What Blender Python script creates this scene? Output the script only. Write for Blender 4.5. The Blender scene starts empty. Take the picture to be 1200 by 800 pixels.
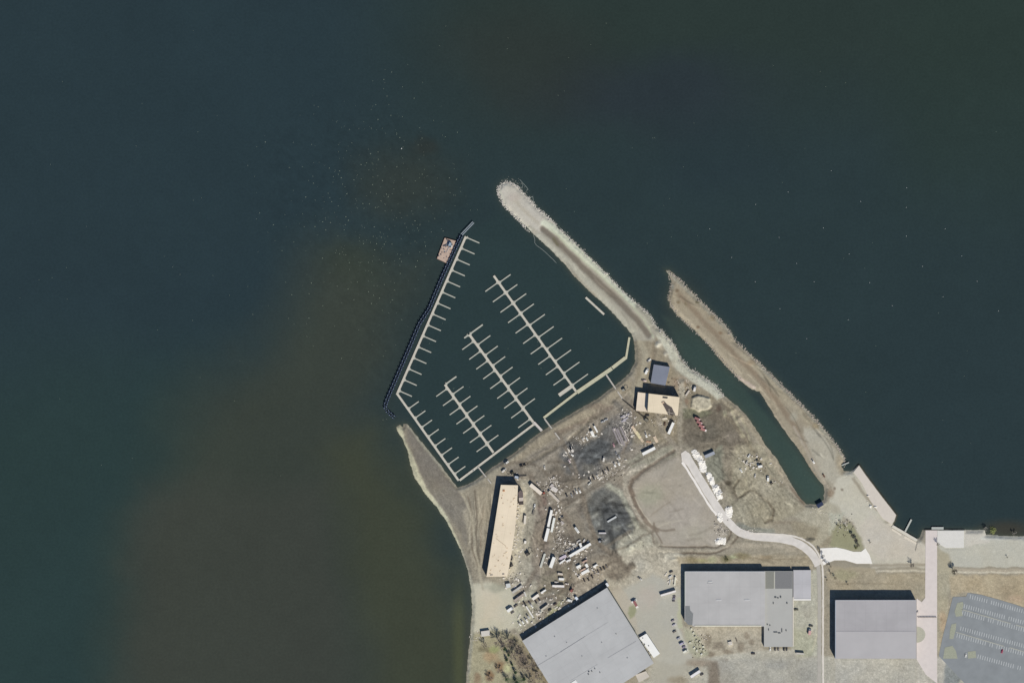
import bpy, math, random
import numpy as np
from mathutils import Vector, Matrix
R = random.Random(7)
sc = bpy.context.scene
C = sc.collection
KX = 1.0       # display colour -> albedo factor

# ------------------------------------------------------------------ basics
def P(px, py, z=0.0):
    return (px - 600.0, 400.0 - py, z)
def lin1(c):
    c = c / 255.0
    return c / 12.92 if c <= 0.04045 else ((c + 0.055) / 1.055) ** 2.4
def lin(rgb):
    return tuple(min(0.92, lin1(c) * KX) for c in rgb)

_mats = {}
def mat(rgb, rough=0.8, var=0.10, scale=0.6, metal=0.0, spec=0.3, bump=0.0, rib=None, name=None):
    key = (tuple(rgb), rough, var, scale, metal, spec, bump, rib)
    if key in _mats: return _mats[key]
    m = bpy.data.materials.new(name or 'surface_%d_%d_%d' % tuple(int(c) for c in rgb)); m.use_nodes = True
    nt = m.node_tree; N = nt.nodes; L = nt.links
    b = N['Principled BSDF']
    b.inputs['Roughness'].default_value = rough
    b.inputs['Metallic'].default_value = metal
    b.inputs['Specular IOR Level'].default_value = spec
    c = lin(rgb)
    tc = N.new('ShaderNodeTexCoord')
    nz = N.new('ShaderNodeTexNoise'); nz.inputs['Scale'].default_value = scale; nz.inputs['Detail'].default_value = 4
    L.new(tc.outputs['Object'], nz.inputs['Vector'])
    mr = N.new('ShaderNodeMapRange'); mr.inputs[1].default_value = 0.25; mr.inputs[2].default_value = 0.75
    mr.inputs[3].default_value = 1 - var; mr.inputs[4].default_value = 1 + var
    L.new(nz.outputs['Fac'], mr.inputs[0])
    val = mr.outputs[0]
    if rib:
        ang, period, depth = rib
        mp = N.new('ShaderNodeMapping'); mp.inputs['Rotation'].default_value = (0, 0, math.radians(ang))
        L.new(tc.outputs['Object'], mp.inputs['Vector'])
        wv = N.new('ShaderNodeTexWave'); wv.wave_type = 'BANDS'; wv.bands_direction = 'X'
        wv.inputs['Scale'].default_value = 0.314 / period; wv.inputs['Distortion'].default_value = 0.3
        L.new(mp.outputs[0], wv.inputs['Vector'])
        m2 = N.new('ShaderNodeMapRange'); m2.inputs[3].default_value = 1 - depth; m2.inputs[4].default_value = 1 + depth * .4
        L.new(wv.outputs['Fac'], m2.inputs[0])
        mu = N.new('ShaderNodeMath'); mu.operation = 'MULTIPLY'; L.new(val, mu.inputs[0]); L.new(m2.outputs[0], mu.inputs[1]); val = mu.outputs[0]
        # large faint weathering
        n3 = N.new('ShaderNodeTexNoise'); n3.inputs['Scale'].default_value = 0.035; n3.inputs['Detail'].default_value = 5
        L.new(tc.outputs['Object'], n3.inputs['Vector'])
        m3 = N.new('ShaderNodeMapRange'); m3.inputs[1].default_value = .3; m3.inputs[2].default_value = .7; m3.inputs[3].default_value = .91; m3.inputs[4].default_value = 1.05; n3.inputs['Detail'].default_value = 8; n3.inputs['Roughness'].default_value = .62
        L.new(n3.outputs['Fac'], m3.inputs[0])
        m4 = N.new('ShaderNodeMath'); m4.operation = 'MULTIPLY'; L.new(val, m4.inputs[0]); L.new(m3.outputs[0], m4.inputs[1]); val = m4.outputs[0]
        # sheet seams
        sp = N.new('ShaderNodeSeparateXYZ'); L.new(mp.outputs[0], sp.inputs[0])
        for ax_, per, amt_ in (('X', 12.2, .045), ('Y', 18.7, .03)):
            d_ = N.new('ShaderNodeMath'); d_.operation = 'DIVIDE'; d_.inputs[1].default_value = per; L.new(sp.outputs[ax_], d_.inputs[0])
            f_ = N.new('ShaderNodeMath'); f_.operation = 'FRACT'; L.new(d_.outputs[0], f_.inputs[0])
            l_ = N.new('ShaderNodeMath'); l_.operation = 'LESS_THAN'; l_.inputs[1].default_value = .055; L.new(f_.outputs[0], l_.inputs[0])
            k_ = N.new('ShaderNodeMath'); k_.operation = 'MULTIPLY_ADD'; k_.inputs[1].default_value = -amt_; k_.inputs[2].default_value = 1; L.new(l_.outputs[0], k_.inputs[0])
            q_ = N.new('ShaderNodeMath'); q_.operation = 'MULTIPLY'; L.new(val, q_.inputs[0]); L.new(k_.outputs[0], q_.inputs[1]); val = q_.outputs[0]
    sc_ = N.new('ShaderNodeVectorMath'); sc_.operation = 'SCALE'; sc_.inputs[0].default_value = c
    L.new(val, sc_.inputs['Scale'])
    L.new(sc_.outputs[0], b.inputs['Base Color'])
    if bump:
        bp = N.new('ShaderNodeBump'); bp.inputs['Strength'].default_value = bump; bp.inputs['Distance'].default_value = 0.3
        L.new(nz.outputs['Fac'], bp.inputs['Height']); L.new(bp.outputs[0], b.inputs['Normal'])
    _mats[key] = m
    return m

class MB:
    def __init__(s): s.v = []; s.f = []
    def add(s, vs, fs):
        o = len(s.v); s.v += [tuple(v) for v in vs]; s.f += [tuple(i + o for i in f) for f in fs]; return s
    def box(s, cx, cy, z0, sx, sy, sz, rz=0.0, top=1.0, topx=None):
        c, n = math.cos(rz), math.sin(rz); vs = []
        for k, (z, t) in enumerate(((z0, 1.0), (z0 + sz, top))):
            tx = (topx if (topx is not None and k) else t)
            for ax, ay in ((-1, -1), (1, -1), (1, 1), (-1, 1)):
                x = ax * sx / 2 * tx; y = ay * sy / 2 * t
                vs.append((cx + x * c - y * n, cy + x * n + y * c, z))
        return s.add(vs, [(3, 2, 1, 0), (4, 5, 6, 7), (0, 1, 5, 4), (1, 2, 6, 5), (2, 3, 7, 6), (3, 0, 4, 7)])
    def prism(s, poly, z0, z1):
        a = sum(poly[i][0] * poly[(i + 1) % len(poly)][1] - poly[(i + 1) % len(poly)][0] * poly[i][1] for i in range(len(poly)))
        if a < 0: poly = poly[::-1]
        n = len(poly)
        zt = z1 if hasattr(z1, '__len__') else [z1] * n
        vs = [(x, y, z0) for x, y in poly] + [(poly[i][0], poly[i][1], zt[i]) for i in range(n)]
        return s.add(vs, [tuple(range(n))[::-1], tuple(range(n, 2 * n))] + [(i, (i + 1) % n, (i + 1) % n + n, i + n) for i in range(n)])
    def profile(s, pts, w):      # (x,z) side profile extruded across y
        n = len(pts)
        a = sum(pts[i][0] * pts[(i + 1) % n][1] - pts[(i + 1) % n][0] * pts[i][1] for i in range(n))
        if a < 0: pts = pts[::-1]
        vs = [(x, -w / 2, z) for x, z in pts] + [(x, w / 2, z) for x, z in pts]
        return s.add(vs, [tuple(range(n)), tuple(range(n, 2 * n))[::-1]] + [((i + 1) % n, i, i + n, (i + 1) % n + n) for i in range(n)])
    def tube(s, a, b, r0, r1=None, n=8):
        r1 = r0 if r1 is None else r1
        a = Vector(a); b = Vector(b); d = (b - a)
        if d.length < 1e-6: return s
        d.normalize(); u = d.orthogonal().normalized(); w = d.cross(u)
        vs = []
        for p, r in ((a, r0), (b, r1)):
            for i in range(n):
                t = 2 * math.pi * i / n; vs.append(p + u * (math.cos(t) * r) + w * (math.sin(t) * r))
        return s.add(vs, [tuple(range(n))[::-1], tuple(range(n, 2 * n))] + [(i, (i + 1) % n, (i + 1) % n + n, i + n) for i in range(n)])
    def rock(s, x, y, z, r, rnd, fl=0.7):
        t = (1 + 5 ** .5) / 2
        base = [(-1, t, 0), (1, t, 0), (-1, -t, 0), (1, -t, 0), (0, -1, t), (0, 1, t), (0, -1, -t), (0, 1, -t), (t, 0, -1), (t, 0, 1), (-t, 0, -1), (-t, 0, 1)]
        fs = [(0, 11, 5), (0, 5, 1), (0, 1, 7), (0, 7, 10), (0, 10, 11), (1, 5, 9), (5, 11, 4), (11, 10, 2), (10, 7, 6), (7, 1, 8), (3, 9, 4), (3, 4, 2), (3, 2, 6), (3, 6, 8), (3, 8, 9), (4, 9, 5), (2, 4, 11), (6, 2, 10), (8, 6, 7), (9, 8, 1)]
        a = rnd.random() * 6.28; c, n = math.cos(a), math.sin(a); ex = rnd.uniform(.7, 1.3)
        vs = []
        for bx, by, bz in base:
            k = r / 1.9 * rnd.uniform(.75, 1.2); X, Y, Z = bx * k * ex, by * k / ex, bz * k * fl
            vs.append((x + X * c - Y * n, y + X * n + Y * c, z + Z))
        return s.add(vs, fs)
    def mesh(s, name, m):
        me = bpy.data.meshes.new(name); me.from_pydata(s.v, [], s.f); me.update()
        me.materials.append(m); return me
    def build(s, name, m, parent=None, loc=(0, 0, 0), rz=0):
        return link(name, s.mesh(name, m), parent, loc, rz)

def link(name, me, parent=None, loc=(0, 0, 0), rz=0):
    o = bpy.data.objects.new(name, me); C.objects.link(o)
    o.location = loc; o.rotation_euler = (0, 0, rz)
    if parent is not None: o.parent = parent
    return o
def tag(o, label=None, cat=None, group=None, kind=None):
    if label: o['label'] = label
    if cat: o['category'] = cat
    if group: o['group'] = group
    if kind: o['kind'] = kind
    return o
def thing(name, label, cat, loc, rz=0.0, group=None):
    return tag(link(name, None, None, loc, rz), label, cat, group)

# ------------------------------------------------------------------ numpy fields
def vnoise(x, y, scale, seed):
    rs = np.random.RandomState(seed); n = 256
    g = rs.rand(n, n).astype(np.float32)
    u = x / scale + 1000.0; v = y / scale + 1000.0
    i = np.floor(u).astype(int); j = np.floor(v).astype(int)
    fu = u - i; fv = v - j
    fu = fu * fu * (3 - 2 * fu); fv = fv * fv * (3 - 2 * fv)
    i0 = i % n; i1 = (i + 1) % n; j0 = j % n; j1 = (j + 1) % n
    return (g[i0, j0] * (1 - fu) + g[i1, j0] * fu) * (1 - fv) + (g[i0, j1] * (1 - fu) + g[i1, j1] * fu) * fv
def fbm(x, y, scale, seed, octv=4):
    s = 0; a = 1; t = 0
    for k in range(octv):
        s = s + a * vnoise(x, y, scale / 2 ** k, seed + k * 13); t += a; a *= .55
    return s / t * 2 - 1
def seg_d(x, y, ax, ay, bx, by):
    dx, dy = bx - ax, by - ay
    t = np.clip(((x - ax) * dx + (y - ay) * dy) / (dx * dx + dy * dy + 1e-9), 0, 1)
    return np.hypot(x - ax - t * dx, y - ay - t * dy)
def poly_sd(x, y, poly):          # positive inside
    d = np.full(x.shape, 1e9, np.float32); ins = np.zeros(x.shape, bool)
    n = len(poly)
    for i in range(n):
        ax, ay = poly[i]; bx, by = poly[(i + 1) % n]
        d = np.minimum(d, seg_d(x, y, ax, ay, bx, by))
        if ay != by:
            c = ((ay > y) != (by > y)) & (x < (bx - ax) * (y - ay) / (by - ay) + ax)
            ins ^= c
    return np.where(ins, d, -d)
def sstep(t): t = np.clip(t, 0, 1); return t * t * (3 - 2 * t)

def smooth(pts, n=2):
    for _ in range(n):
        o = [pts[0]]
        for a, b in zip(pts, pts[1:]):
            o += [(a[0] * .75 + b[0] * .25, a[1] * .75 + b[1] * .25), (a[0] * .25 + b[0] * .75, a[1] * .25 + b[1] * .75)]
        pts = o + [pts[-1]]
    return pts
COAST = [(546,1000),(546,800),(548,770),(551,745),(553,715),(552,690),(548,668),(540,645),(532,628),(523,610),(510,592),(497,577),(486,560),(481,545),(478,530),(472,515),(466,505),(464,500),(468,497),(472,500),(473,496),(478,497),(486,507),(500,525),(517,545),(530,563),(536,571),(545,568),(556,563),(566,556),(577,547),(590,539),(605,528),(620,516),(636,504),(650,496),(665,487),(680,478),(700,467),(715,455),(728,446),(738,436),(744,424),(744,410),(742,398),(740,391),(725,374.5),(707.8,356.5),(690.5,341.5),(671,322),(662,310),(644,291.5),(624.5,274),(606.5,256),(590,240.5),(583.5,226),(584,219.5),(588.5,214.7),(595,213.5),(603.5,216.5),(610,223),(620,233),(627.5,242),(637,250),(645.5,257),(656,269),(668,279.5),(683,294.5),(696.5,306.5),(710,319),(717.5,328.5),(735.5,346.5),(752,360),(762.5,370.5),(770,384),(776,387),(785,397.5),(792.5,407),(797,419),(806.5,430.5),(820,438),(835,448.5),(844,458),(848.5,463.5),(864,475.5),(877,489),(891,510),(900,525),(909,536),(919.5,553),(930,571),(939,584.5),(945,590),(955.5,590.5),(964.5,586),(966,575.5),(964.5,568),(958.5,562),(949.5,548.5),(940.5,533.5),(931.5,520),(924,511.5),(907.5,487.5),(895.5,466.5),(891,459.8),(880.5,456),(868.5,447),(852,430.5),(843,420),(830,403.5),(819.5,393),(804.5,378),(794,370),(785,358.5),(782.8,351),(785,340.5),(787,330),(783.5,322.5),(780,316.5),(785,316.5),(794,324.8),(807.5,339),(822.5,354),(836,367.5),(850,381),(858.5,392),(861,400),(880,415.5),(897,432),(910.5,444),(921,456),(939,472.5),(958.5,493.5),(970,508),(979.5,520),(988.5,532),(990,539.5),(986,545.5),(988.5,552),(997.5,552),(1006.5,545),(1014,556),(1032,580),(1050,603),(1047.8,610),(1045.5,613.8),(1062,623.5),(1076,631),(1078,628),(1081,620.5),(1153.8,620.5),(1156,626),(1200,628),(1500,628),(1500,1000)]

def axis(lo, hi, far_lo, far_hi, step):
    a = list(np.arange(lo, hi + step / 2, step)); s = step * 2; v = lo
    pre = []
    while v > far_lo: v -= s; pre.append(v); s *= 1.5
    post = []; v = a[-1]; s = step * 2
    while v < far_hi: v += s; post.append(v); s *= 1.5
    return np.array(pre[::-1] + a + post, dtype=np.float64)

xs = axis(440, 1215, -3000, 4200, 1.0); ys = axis(203, 812, -2500, 3300, 1.0)
GX, GY = np.meshgrid(xs, ys)       # [row y, col x] in photo-metres
wx = GX + 1.6 * fbm(GX, GY, 9, 3, 4); wy = GY + 1.6 * fbm(GX, GY, 9, 57, 4)
NEARC = (GX > 400) & (GX < 1500)
SD = poly_sd(GX + .9 * fbm(GX, GY, 4, 5, 3), GY + .9 * fbm(GX, GY, 4, 9, 3), COAST)
SDQ = poly_sd(GX, GY, COAST)

# ground colours (the soil itself, plus two small tree shadows painted in)
GC = np.zeros(GX.shape + (3,), np.float32); GC[:] = (155, 146, 134)
def apply(mask, col):
    global GC
    GC = GC * (1 - mask[..., None]) + np.array(col, np.float32) * mask[..., None]
def patch(poly, col, soft=3.0, amt=1.0, warp=1.0):
    x0 = min(p[0] for p in poly) - soft * 2 - 6; x1 = max(p[0] for p in poly) + soft * 2 + 6
    y0 = min(p[1] for p in poly) - soft * 2 - 6; y1 = max(p[1] for p in poly) + soft * 2 + 6
    ix = slice(*np.searchsorted(xs, (x0, x1))); iy = slice(*np.searchsorted(ys, (y0, y1)))
    X = GX[iy, ix] + (wx - GX)[iy, ix] * warp * (1 + soft * .35); Y = GY[iy, ix] + (wy - GY)[iy, ix] * warp * (1 + soft * .35)
    m = sstep(poly_sd(X, Y, poly) / (2 * soft) + .5) * amt
    GC[iy, ix] = GC[iy, ix] * (1 - m[..., None]) + np.array(col, np.float32) * m[..., None]
def stroke(pts, w, col, soft=1.2, amt=1.0, warp=.7):
    x0 = min(p[0] for p in pts) - w - 8; x1 = max(p[0] for p in pts) + w + 8
    y0 = min(p[1] for p in pts) - w - 8; y1 = max(p[1] for p in pts) + w + 8
    ix = slice(*np.searchsorted(xs, (x0, x1))); iy = slice(*np.searchsorted(ys, (y0, y1)))
    X = GX[iy, ix] + (wx - GX)[iy, ix] * warp; Y = GY[iy, ix] + (wy - GY)[iy, ix] * warp
    d = np.full(X.shape, 1e9)
    for a, b in zip(pts, pts[1:]): d = np.minimum(d, seg_d(X, Y, *a, *b))
    m = sstep((w / 2 - d) / (2 * soft) + .5) * amt
    GC[iy, ix] = GC[iy, ix] * (1 - m[..., None]) + np.array(col, np.float32) * m[..., None]
def blob(cx, cy, rx, ry, col, amt=1.0):
    ix = slice(*np.searchsorted(xs, (cx - rx * 1.8, cx + rx * 1.8))); iy = slice(*np.searchsorted(ys, (cy - ry * 1.8, cy + ry * 1.8)))
    X = wx[iy, ix]; Y = wy[iy, ix]
    d = np.hypot((X - cx) / rx, (Y - cy) / ry) + .35 * fbm(X, Y, 7, 77, 3)
    m = sstep(1.35 - d) * amt
    GC[iy, ix] = GC[iy, ix] * (1 - m[..., None]) + np.array(col, np.float32) * m[..., None]

# west spit and beach
patch([(462,495),(480,494),(540,570),(560,560),(575,560),(570,680),(552,700),(545,650)], (146,137,125), 2)
patch([(476,503),(481,503),(500,530),(530,568),(548,588),(547,640),(535,615),(515,588),(496,562),(484,535)], (126,119,113), 2.5)
patch([(495,560),(530,575),(548,600),(547,640),(530,612),(510,585)], (133,126,118), 4, .7)
stroke([(478,499),(505,533),(534,567)], 3.2, (166,159,146), 1.2)
stroke([(468,503),(472,517),(480,535),(487,553),(496,572),(509,589),(521,607),(532,630),(539,648)], 7, (193,187,166), 1.6)
stroke([(539,648),(547,672),(554,693),(556,730),(553,770),(549,830)], 7, (188,181,166), 2)
stroke([(546,600),(551,625),(556,650),(560,675)], 7, (168,158,144), 2.5, .9)
stroke([(540,574),(556,566),(575,556)], 5, (163,155,143), 2)
stroke([(548,582),(553,600),(553,640),(560,665)], 1.6, (118,106,95), .8, .8)
stroke([(567,592),(564,618),(563,640)], 1.4, (112,88,74), .7, .8)
patch([(556,572),(580,565),(574,600),(570,640),(564,660),(560,620)], (160,149,134), 3, .8)
patch([(553,684),(568,680),(604,690),(612,715),(604,736),(570,742),(556,738)], (194,187,172), 3)
patch([(560,690),(585,690),(590,725),(565,730)], (202,190,174), 6, .8)
blob(583,688,14,6,(150,148,136),.6); blob(606,684,10,4,(112,104,94),.55)
# wooded corner, bottom left
patch([(556,742),(585,737),(606,746),(625,765),(650,812),(650,1000),(550,1000),(548,800)], (163,155,133), 2.5)
for a in ((575,768,9,9,(164,140,114)),(586,780,7,8,(140,112,88)),(560,795,5,8,(140,118,98)),(574,792,6,7,(126,98,76)),(595,783,6,6,(190,188,150)),(568,760,8,4,(124,116,96)),(612,772,11,16,(126,112,100)),(625,785,9,16,(138,124,106)),(600,752,8,8,(122,114,98)),(605,798,12,6,(104,110,88)),(580,760,6,5,(150,154,112)),(638,792,6,12,(132,120,100))): blob(*a, .8)
# yard in the middle
patch([(582,548),(640,508),(735,448),(748,500),(800,530),(745,620),(722,688),(705,688),(622,742),(604,700),(606,560)], (147,137,127), 6)
stroke([(600,536),(650,504),(700,475),(733,452)], 17, (160,148,132), 3.5)
stroke([(652,508),(690,492),(716,477)], 5, (132,116,106), 2, .6)
stroke([(615,545),(645,528),(672,512),(690,494),(706,484)], 4, (124,115,104), 1.8, .8)
stroke([(590,546),(576,556)], 6, (156,149,138), 2, .7)
stroke([(586,548),(602,536),(616,525)], 2, (176,170,156), 1, .5)
blob(650,552,14,9,(128,118,108),.7); blob(662,566,13,10,(124,114,105),.75); blob(641,545,8,6,(165,156,146),.6)
stroke([(672,545),(678,560),(676,572),(664,582),(648,588)], 4, (168,158,148), 1.6, .6)
stroke([(660,540),(654,526),(662,516),(674,505)], 3, (175,164,152), 1.2, .5)
patch([(608,560),(626,562),(630,590),(622,640),(630,690),(612,700),(600,690),(606,640)], (178,170,157), 4, .85)
patch([(628,580),(640,578),(640,640),(632,690),(624,660)], (152,140,130), 4, .7)
patch([(604,566),(618,574),(615,600),(612,640),(602,676),(592,680),(600,640)], (206,194,176), 2.5, .8)
blob(636,592,6,14,(138,112,104),.6)
blob(665,632,14,10,(120,112,106),.8); blob(655,617,8,8,(148,140,134),.6)
patch([(664,516),(690,522),(704,508),(716,490),(734,494),(740,520),(722,540),(706,540),(700,556),(682,560),(664,556),(656,535)], (107,105,106), 5, .95)
patch([(672,530),(700,512),(716,520),(708,536),(690,546)], (92,94,98), 5, .75)
blob(700,534,8,4,(128,130,134),.5); blob(690,548,10,5,(140,134,126),.6)
patch([(718,486),(738,482),(744,500),(736,528),(722,530),(714,510)], (126,120,118), 3, .7)
stroke([(733,492),(728,478),(720,470)], 5, (104,100,98), 2, .6)
patch([(690,574),(712,566),(728,578),(742,600),(748,620),(742,636),(722,650),(704,642),(690,620),(684,596)], (110,109,108), 8, .9)
patch([(704,592),(725,588),(738,606),(736,628),(716,634),(702,618)], (88,90,95), 8, .65)
blob(695,600,6,7,(150,148,144),.75); blob(699,612,4,4,(140,140,138),.7); blob(708,630,6,7,(132,130,130),.7); blob(722,617,7,6,(150,150,148),.6); blob(737,615,4,3,(158,156,150),.7)
patch([(726,628),(752,620),(766,628),(764,645),(748,656),(730,654),(722,642)], (184,178,166), 3)
blob(740,640,7,6,(202,198,186),.6)
stroke([(712,568),(728,578),(740,602),(747,618)], 6, (172,168,156), 2)
stroke([(655,596),(690,576),(712,560),(740,543),(785,520)], 9, (158,149,139), 3, .85)
stroke([(664,592),(692,575),(706,566),(722,556)], 1.8, (122,112,103), .9, .8)
stroke([(680,577),(722,553)], 1.5, (182,172,160), .8, .6)
stroke([(638,596),(655,588),(680,578)], 3, (122,112,104), 1.5, .6)
# light plateau with tracks
patch([(744,562),(796,534),(818,562),(853,622),(842,640),(778,642),(764,626),(750,600),(740,574)], (169,159,150), 3)
blob(762,580,18,14,(160,157,143),.8); blob(800,600,26,18,(172,162,156),.7); blob(815,625,18,10,(172,164,152),.6); blob(790,548,16,10,(160,150,138),.5)
patch([(736,540),(756,530),(790,518),(796,532),(760,548),(742,556)], (158,152,138), 3, .8)
stroke([(742,551),(735,562),(735,576),(746,596),(756,612),(768,620)], 5, (170,158,148), 1.6)
stroke([(790,528),(774,538),(756,550),(742,561),(738,572),(745,590),(752,604)], 3.2, (126,112,102), 1.3, .85)
stroke([(786,527),(770,537),(752,549)], 1.2, (184,174,162), .6, .6)
stroke([(733,577),(741,592),(749,607)], 4, (144,124,112), 1.3, .7)
stroke([(756,545),(741,552),(733,561),(733,576),(741,592),(752,608),(762,617)], 5.5, (184,174,162), 1.3, .9)
stroke([(776,636),(767,624),(772,616),(784,611),(800,609)], 1.6, (188,178,166), .9, .7)
stroke([(738,571),(746,592),(757,611),(770,621)], 5, (128,114,104), 1.4, .8)
stroke([(766,636),(764,625),(768,618),(780,622),(790,620)], 2.5, (126,114,104), 1, .7)
stroke([(718,645),(735,640),(752,628),(766,622)], 3, (132,122,112), 1.2, .6)
stroke([(744,582),(754,602),(764,614)], 1.2, (198,188,174), .6, .8)
stroke([(766,612),(768,622),(776,636)], 2, (124,112,102), 1, .8)
stroke([(773,640),(840,641),(852,634),(858,620),(856,610)], 1.9, (112,101,92), .8, .95)
stroke([(772,647),(838,648),(856,640),(864,628)], 2.1, (110,99,90), .8, .95)
stroke([(770,644),(838,645),(852,640)], 2, (176,166,154), 1, .7)
stroke([(762,604),(776,593),(786,588)], 1.5, (140,128,118), .8, .5)
stroke([(760,574),(768,570),(773,564)], 1.5, (186,178,164), .8, .5)
stroke([(808,627),(826,622),(834,618)], 3, (148,138,128), 1.5, .5); stroke([(805,633),(820,630)], 3, (145,135,125), 1.5, .5)
stroke([(785,600),(800,596)], 2, (142,132,124), 1, .5)
blob(815,610,9,6,(186,176,166),.5)
# sandy crossing and paved lot between the long sheds
patch([(700,664),(724,650),(764,640),(800,646),(800,668),(796,735),(762,745),(730,690),(712,690)], (183,174,162), 5)
patch([(735,688),(765,672),(800,690),(797,735),(818,764),(800,782),(770,812),(766,775),(712,690)], (179,174,167), 4)
blob(760,700,12,16,(188,174,168),.5); blob(752,664,12,8,(200,192,180),.5); blob(790,652,12,5,(206,200,190),.5)
patch([(712,690),(725,686),(742,704),(748,742)], (186,174,162), 2, .6)
patch([(738,712),(742,709),(746,716),(743,722),(739,724),(734,718)], (150,150,124), 1.5, .9)
patch([(705,650),(724,648),(738,672),(728,682),(716,676)], (140,128,116), 4, .8)
stroke([(680,574),(684,592),(690,612),(698,634),(708,642),(720,649),(736,668)], 6, (138,128,118), 2, .9)
stroke([(738,622),(722,632),(706,645)], 4, (128,120,112), 1.2, .8)
blob(740,662,5,5,(112,100,90),.7); blob(722,676,7,5,(142,134,124),.7)
stroke([(660,664),(690,650),(712,644)], 4, (124,116,110), 1.6, .6); stroke([(668,662),(700,648),(722,652)],2,(160,150,140),1,.6)
patch([(668,672),(700,655),(716,662),(712,676),(690,690),(668,705)], (172,159,145), 3, .8)
patch([(636,664),(668,660),(672,690),(650,706),(630,700)], (140,130,114), 4, .7)
stroke([(668,660),(670,680),(664,700)], 3, (120,108,96), 1.4, .5)
blob(648,700,10,5,(120,108,98),.6); blob(654,696,6,4,(190,180,162),.6)
patch([(628,735),(646,712),(664,700),(655,712),(634,728)], (160,158,122), 2, .7)
patch([(628,700),(650,690),(650,708),(628,722)], (166,160,156), 3, .6)
stroke([(700,690),(668,708),(640,726),(612,744)], 4, (168,164,150), 1.5, .6)
patch([(600,700),(628,690),(628,728),(606,742)], (186,182,166), 4, .7)
# dark soil in the northeast and around the small buildings
patch([(742,398),(766,388),(776,408),(796,440),(840,462),(862,478),(800,520),(742,520),(744,450)], (148,137,122), 4)
stroke([(750,398),(756,415),(754,440),(742,462)], 7, (164,154,138), 2.5)
stroke([(762,384),(768,400),(765,420)], 5, (134,122,108), 1.8, .8)
blob(796,448,10,7,(158,138,124),.7); stroke([(788,444),(802,446),(806,456),(802,466)], 2, (124,108,92), 1, .6)
patch([(770,385),(785,397),(796,418),(806,430),(835,448),(850,465),(841,467),(816,449),(798,438),(786,420),(776,404),(768,393)], (190,186,174), 1.6)
patch([(796,442),(802,444),(806,490),(798,498)], (166,160,150), 2, .7)
blob(772,404,4,4,(204,196,184),.9); blob(780,415,3,3,(196,188,176),.8); blob(790,425,3,4,(186,178,164),.7)
patch([(798,500),(800,484),(820,482),(838,470),(846,470),(862,492),(884,520),(874,528),(836,528),(812,526),(796,514)], (125,116,106), 3)
patch([(800,478),(836,482),(830,488),(802,492)], (122,122,104), 2, .7)
blob(830,505,12,14,(118,112,104),.7); blob(860,512,14,8,(132,122,114),.5)
patch([(832,526),(846,522),(852,560),(838,566),(824,548)], (140,139,128), 3, .8); patch([(848,526),(858,530),(860,560),(850,575),(846,550)], (142,132,120), 3, .7)
patch([(862,524),(898,520),(912,538),(945,588),(935,602),(880,624),(858,606),(852,575)], (166,157,141), 4)
stroke([(850,468),(872,490),(893,516),(905,536),(925,570),(942,592)], 7, (172,160,144), 2)
stroke([(848,484),(860,496),(884,530),(902,560)], 4, (140,128,112), 2, .5)
blob(850,484,3,4,(186,180,158),.8); stroke([(866,484),(874,500),(880,520)], 2, (180,172,150), 1, .6); stroke([(856,476),(862,492),(870,506)], 2.4, (176,168,146), 1, .6)
blob(842,478,3,5,(104,90,82),.8); blob(870,510,4,3,(196,188,164),.6)
stroke([(866,562),(860,572),(863,584),(872,580),(878,575),(884,575),(900,588),(907,598),(905,608),(896,612)], 2.6, (120,110,97), 1, .95)
stroke([(856,548),(856,570),(862,586)], 5, (134,124,112), 2, .7); blob(854,566,4,3,(92,84,74),.9)
stroke([(873,560),(876,572),(868,580)], 1.2, (186,176,152), .8, .6)
blob(868,553,7,8,(186,178,164),.6); blob(895,575,16,14,(174,164,148),.6); blob(885,595,14,9,(176,166,148),.6)
stroke([(905,560),(918,568),(914,570)], 3, (138,126,112), 1.4, .6); stroke([(928,572),(942,590)], 3, (128,108,94), 1.2, .6)
stroke([(866,615),(880,621),(905,622)], 6, (140,140,134), 2, .8)
stroke([(900,612),(940,612),(965,608)], 3, (140,128,116), 1.4, .6)
patch([(925,612),(960,606),(975,612),(972,640),(958,640),(940,632)], (152,142,126), 3, .8); blob(950,632,7,3,(96,92,86),.7)
patch([(810,465),(818,462.5),(832,466),(833.5,475),(829,480.5),(818,482),(809,478)], (190,180,164), .8)
blob(804,470,3,4,(142,120,106),.8)
# jetty
JET = [(583,224),(590,213),(606,216),(640,250),(690,298),(740,350),(772,386),(768,400),(742,398),(700,350),(640,290),(600,252)]
patch(JET, (168,161,151), 2)
patch([(583,222),(590,213),(606,217),(630,243),(645,260),(634,272),(606,256),(588,238)], (192,184,176), 2)
stroke([(588,216),(606,218),(628,243),(646,259)], 3, (206,200,190), 1, .8); stroke([(585,222),(592,241),(622,270)], 3, (206,200,188), 1, .8)
stroke([(638,262),(656,272),(680,296),(712,325),(745,356),(764,376)], 9, (206,206,192), 1.6)
stroke([(645,268),(670,292),(700,320),(738,356),(756,376),(766,396)], 2, (186,190,168), 1, .6)
stroke([(636,268),(660,290),(690,320),(720,348),(746,374),(760,392)], 6.5, (124,115,107), 1.8)
stroke([(648,280),(654,287)], 3, (104,98,78), 1.2, .6)
stroke([(630,276),(660,302),(690,332),(722,366),(744,390)], 6, (178,173,163), 2)
stroke([(748,360),(762,374),(772,390)], 8, (160,155,145), 2, .9)
blob(602,232,8,6,(184,172,166),.7); stroke([(604,236),(630,262)], 4, (180,170,158), 2, .7)
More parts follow.
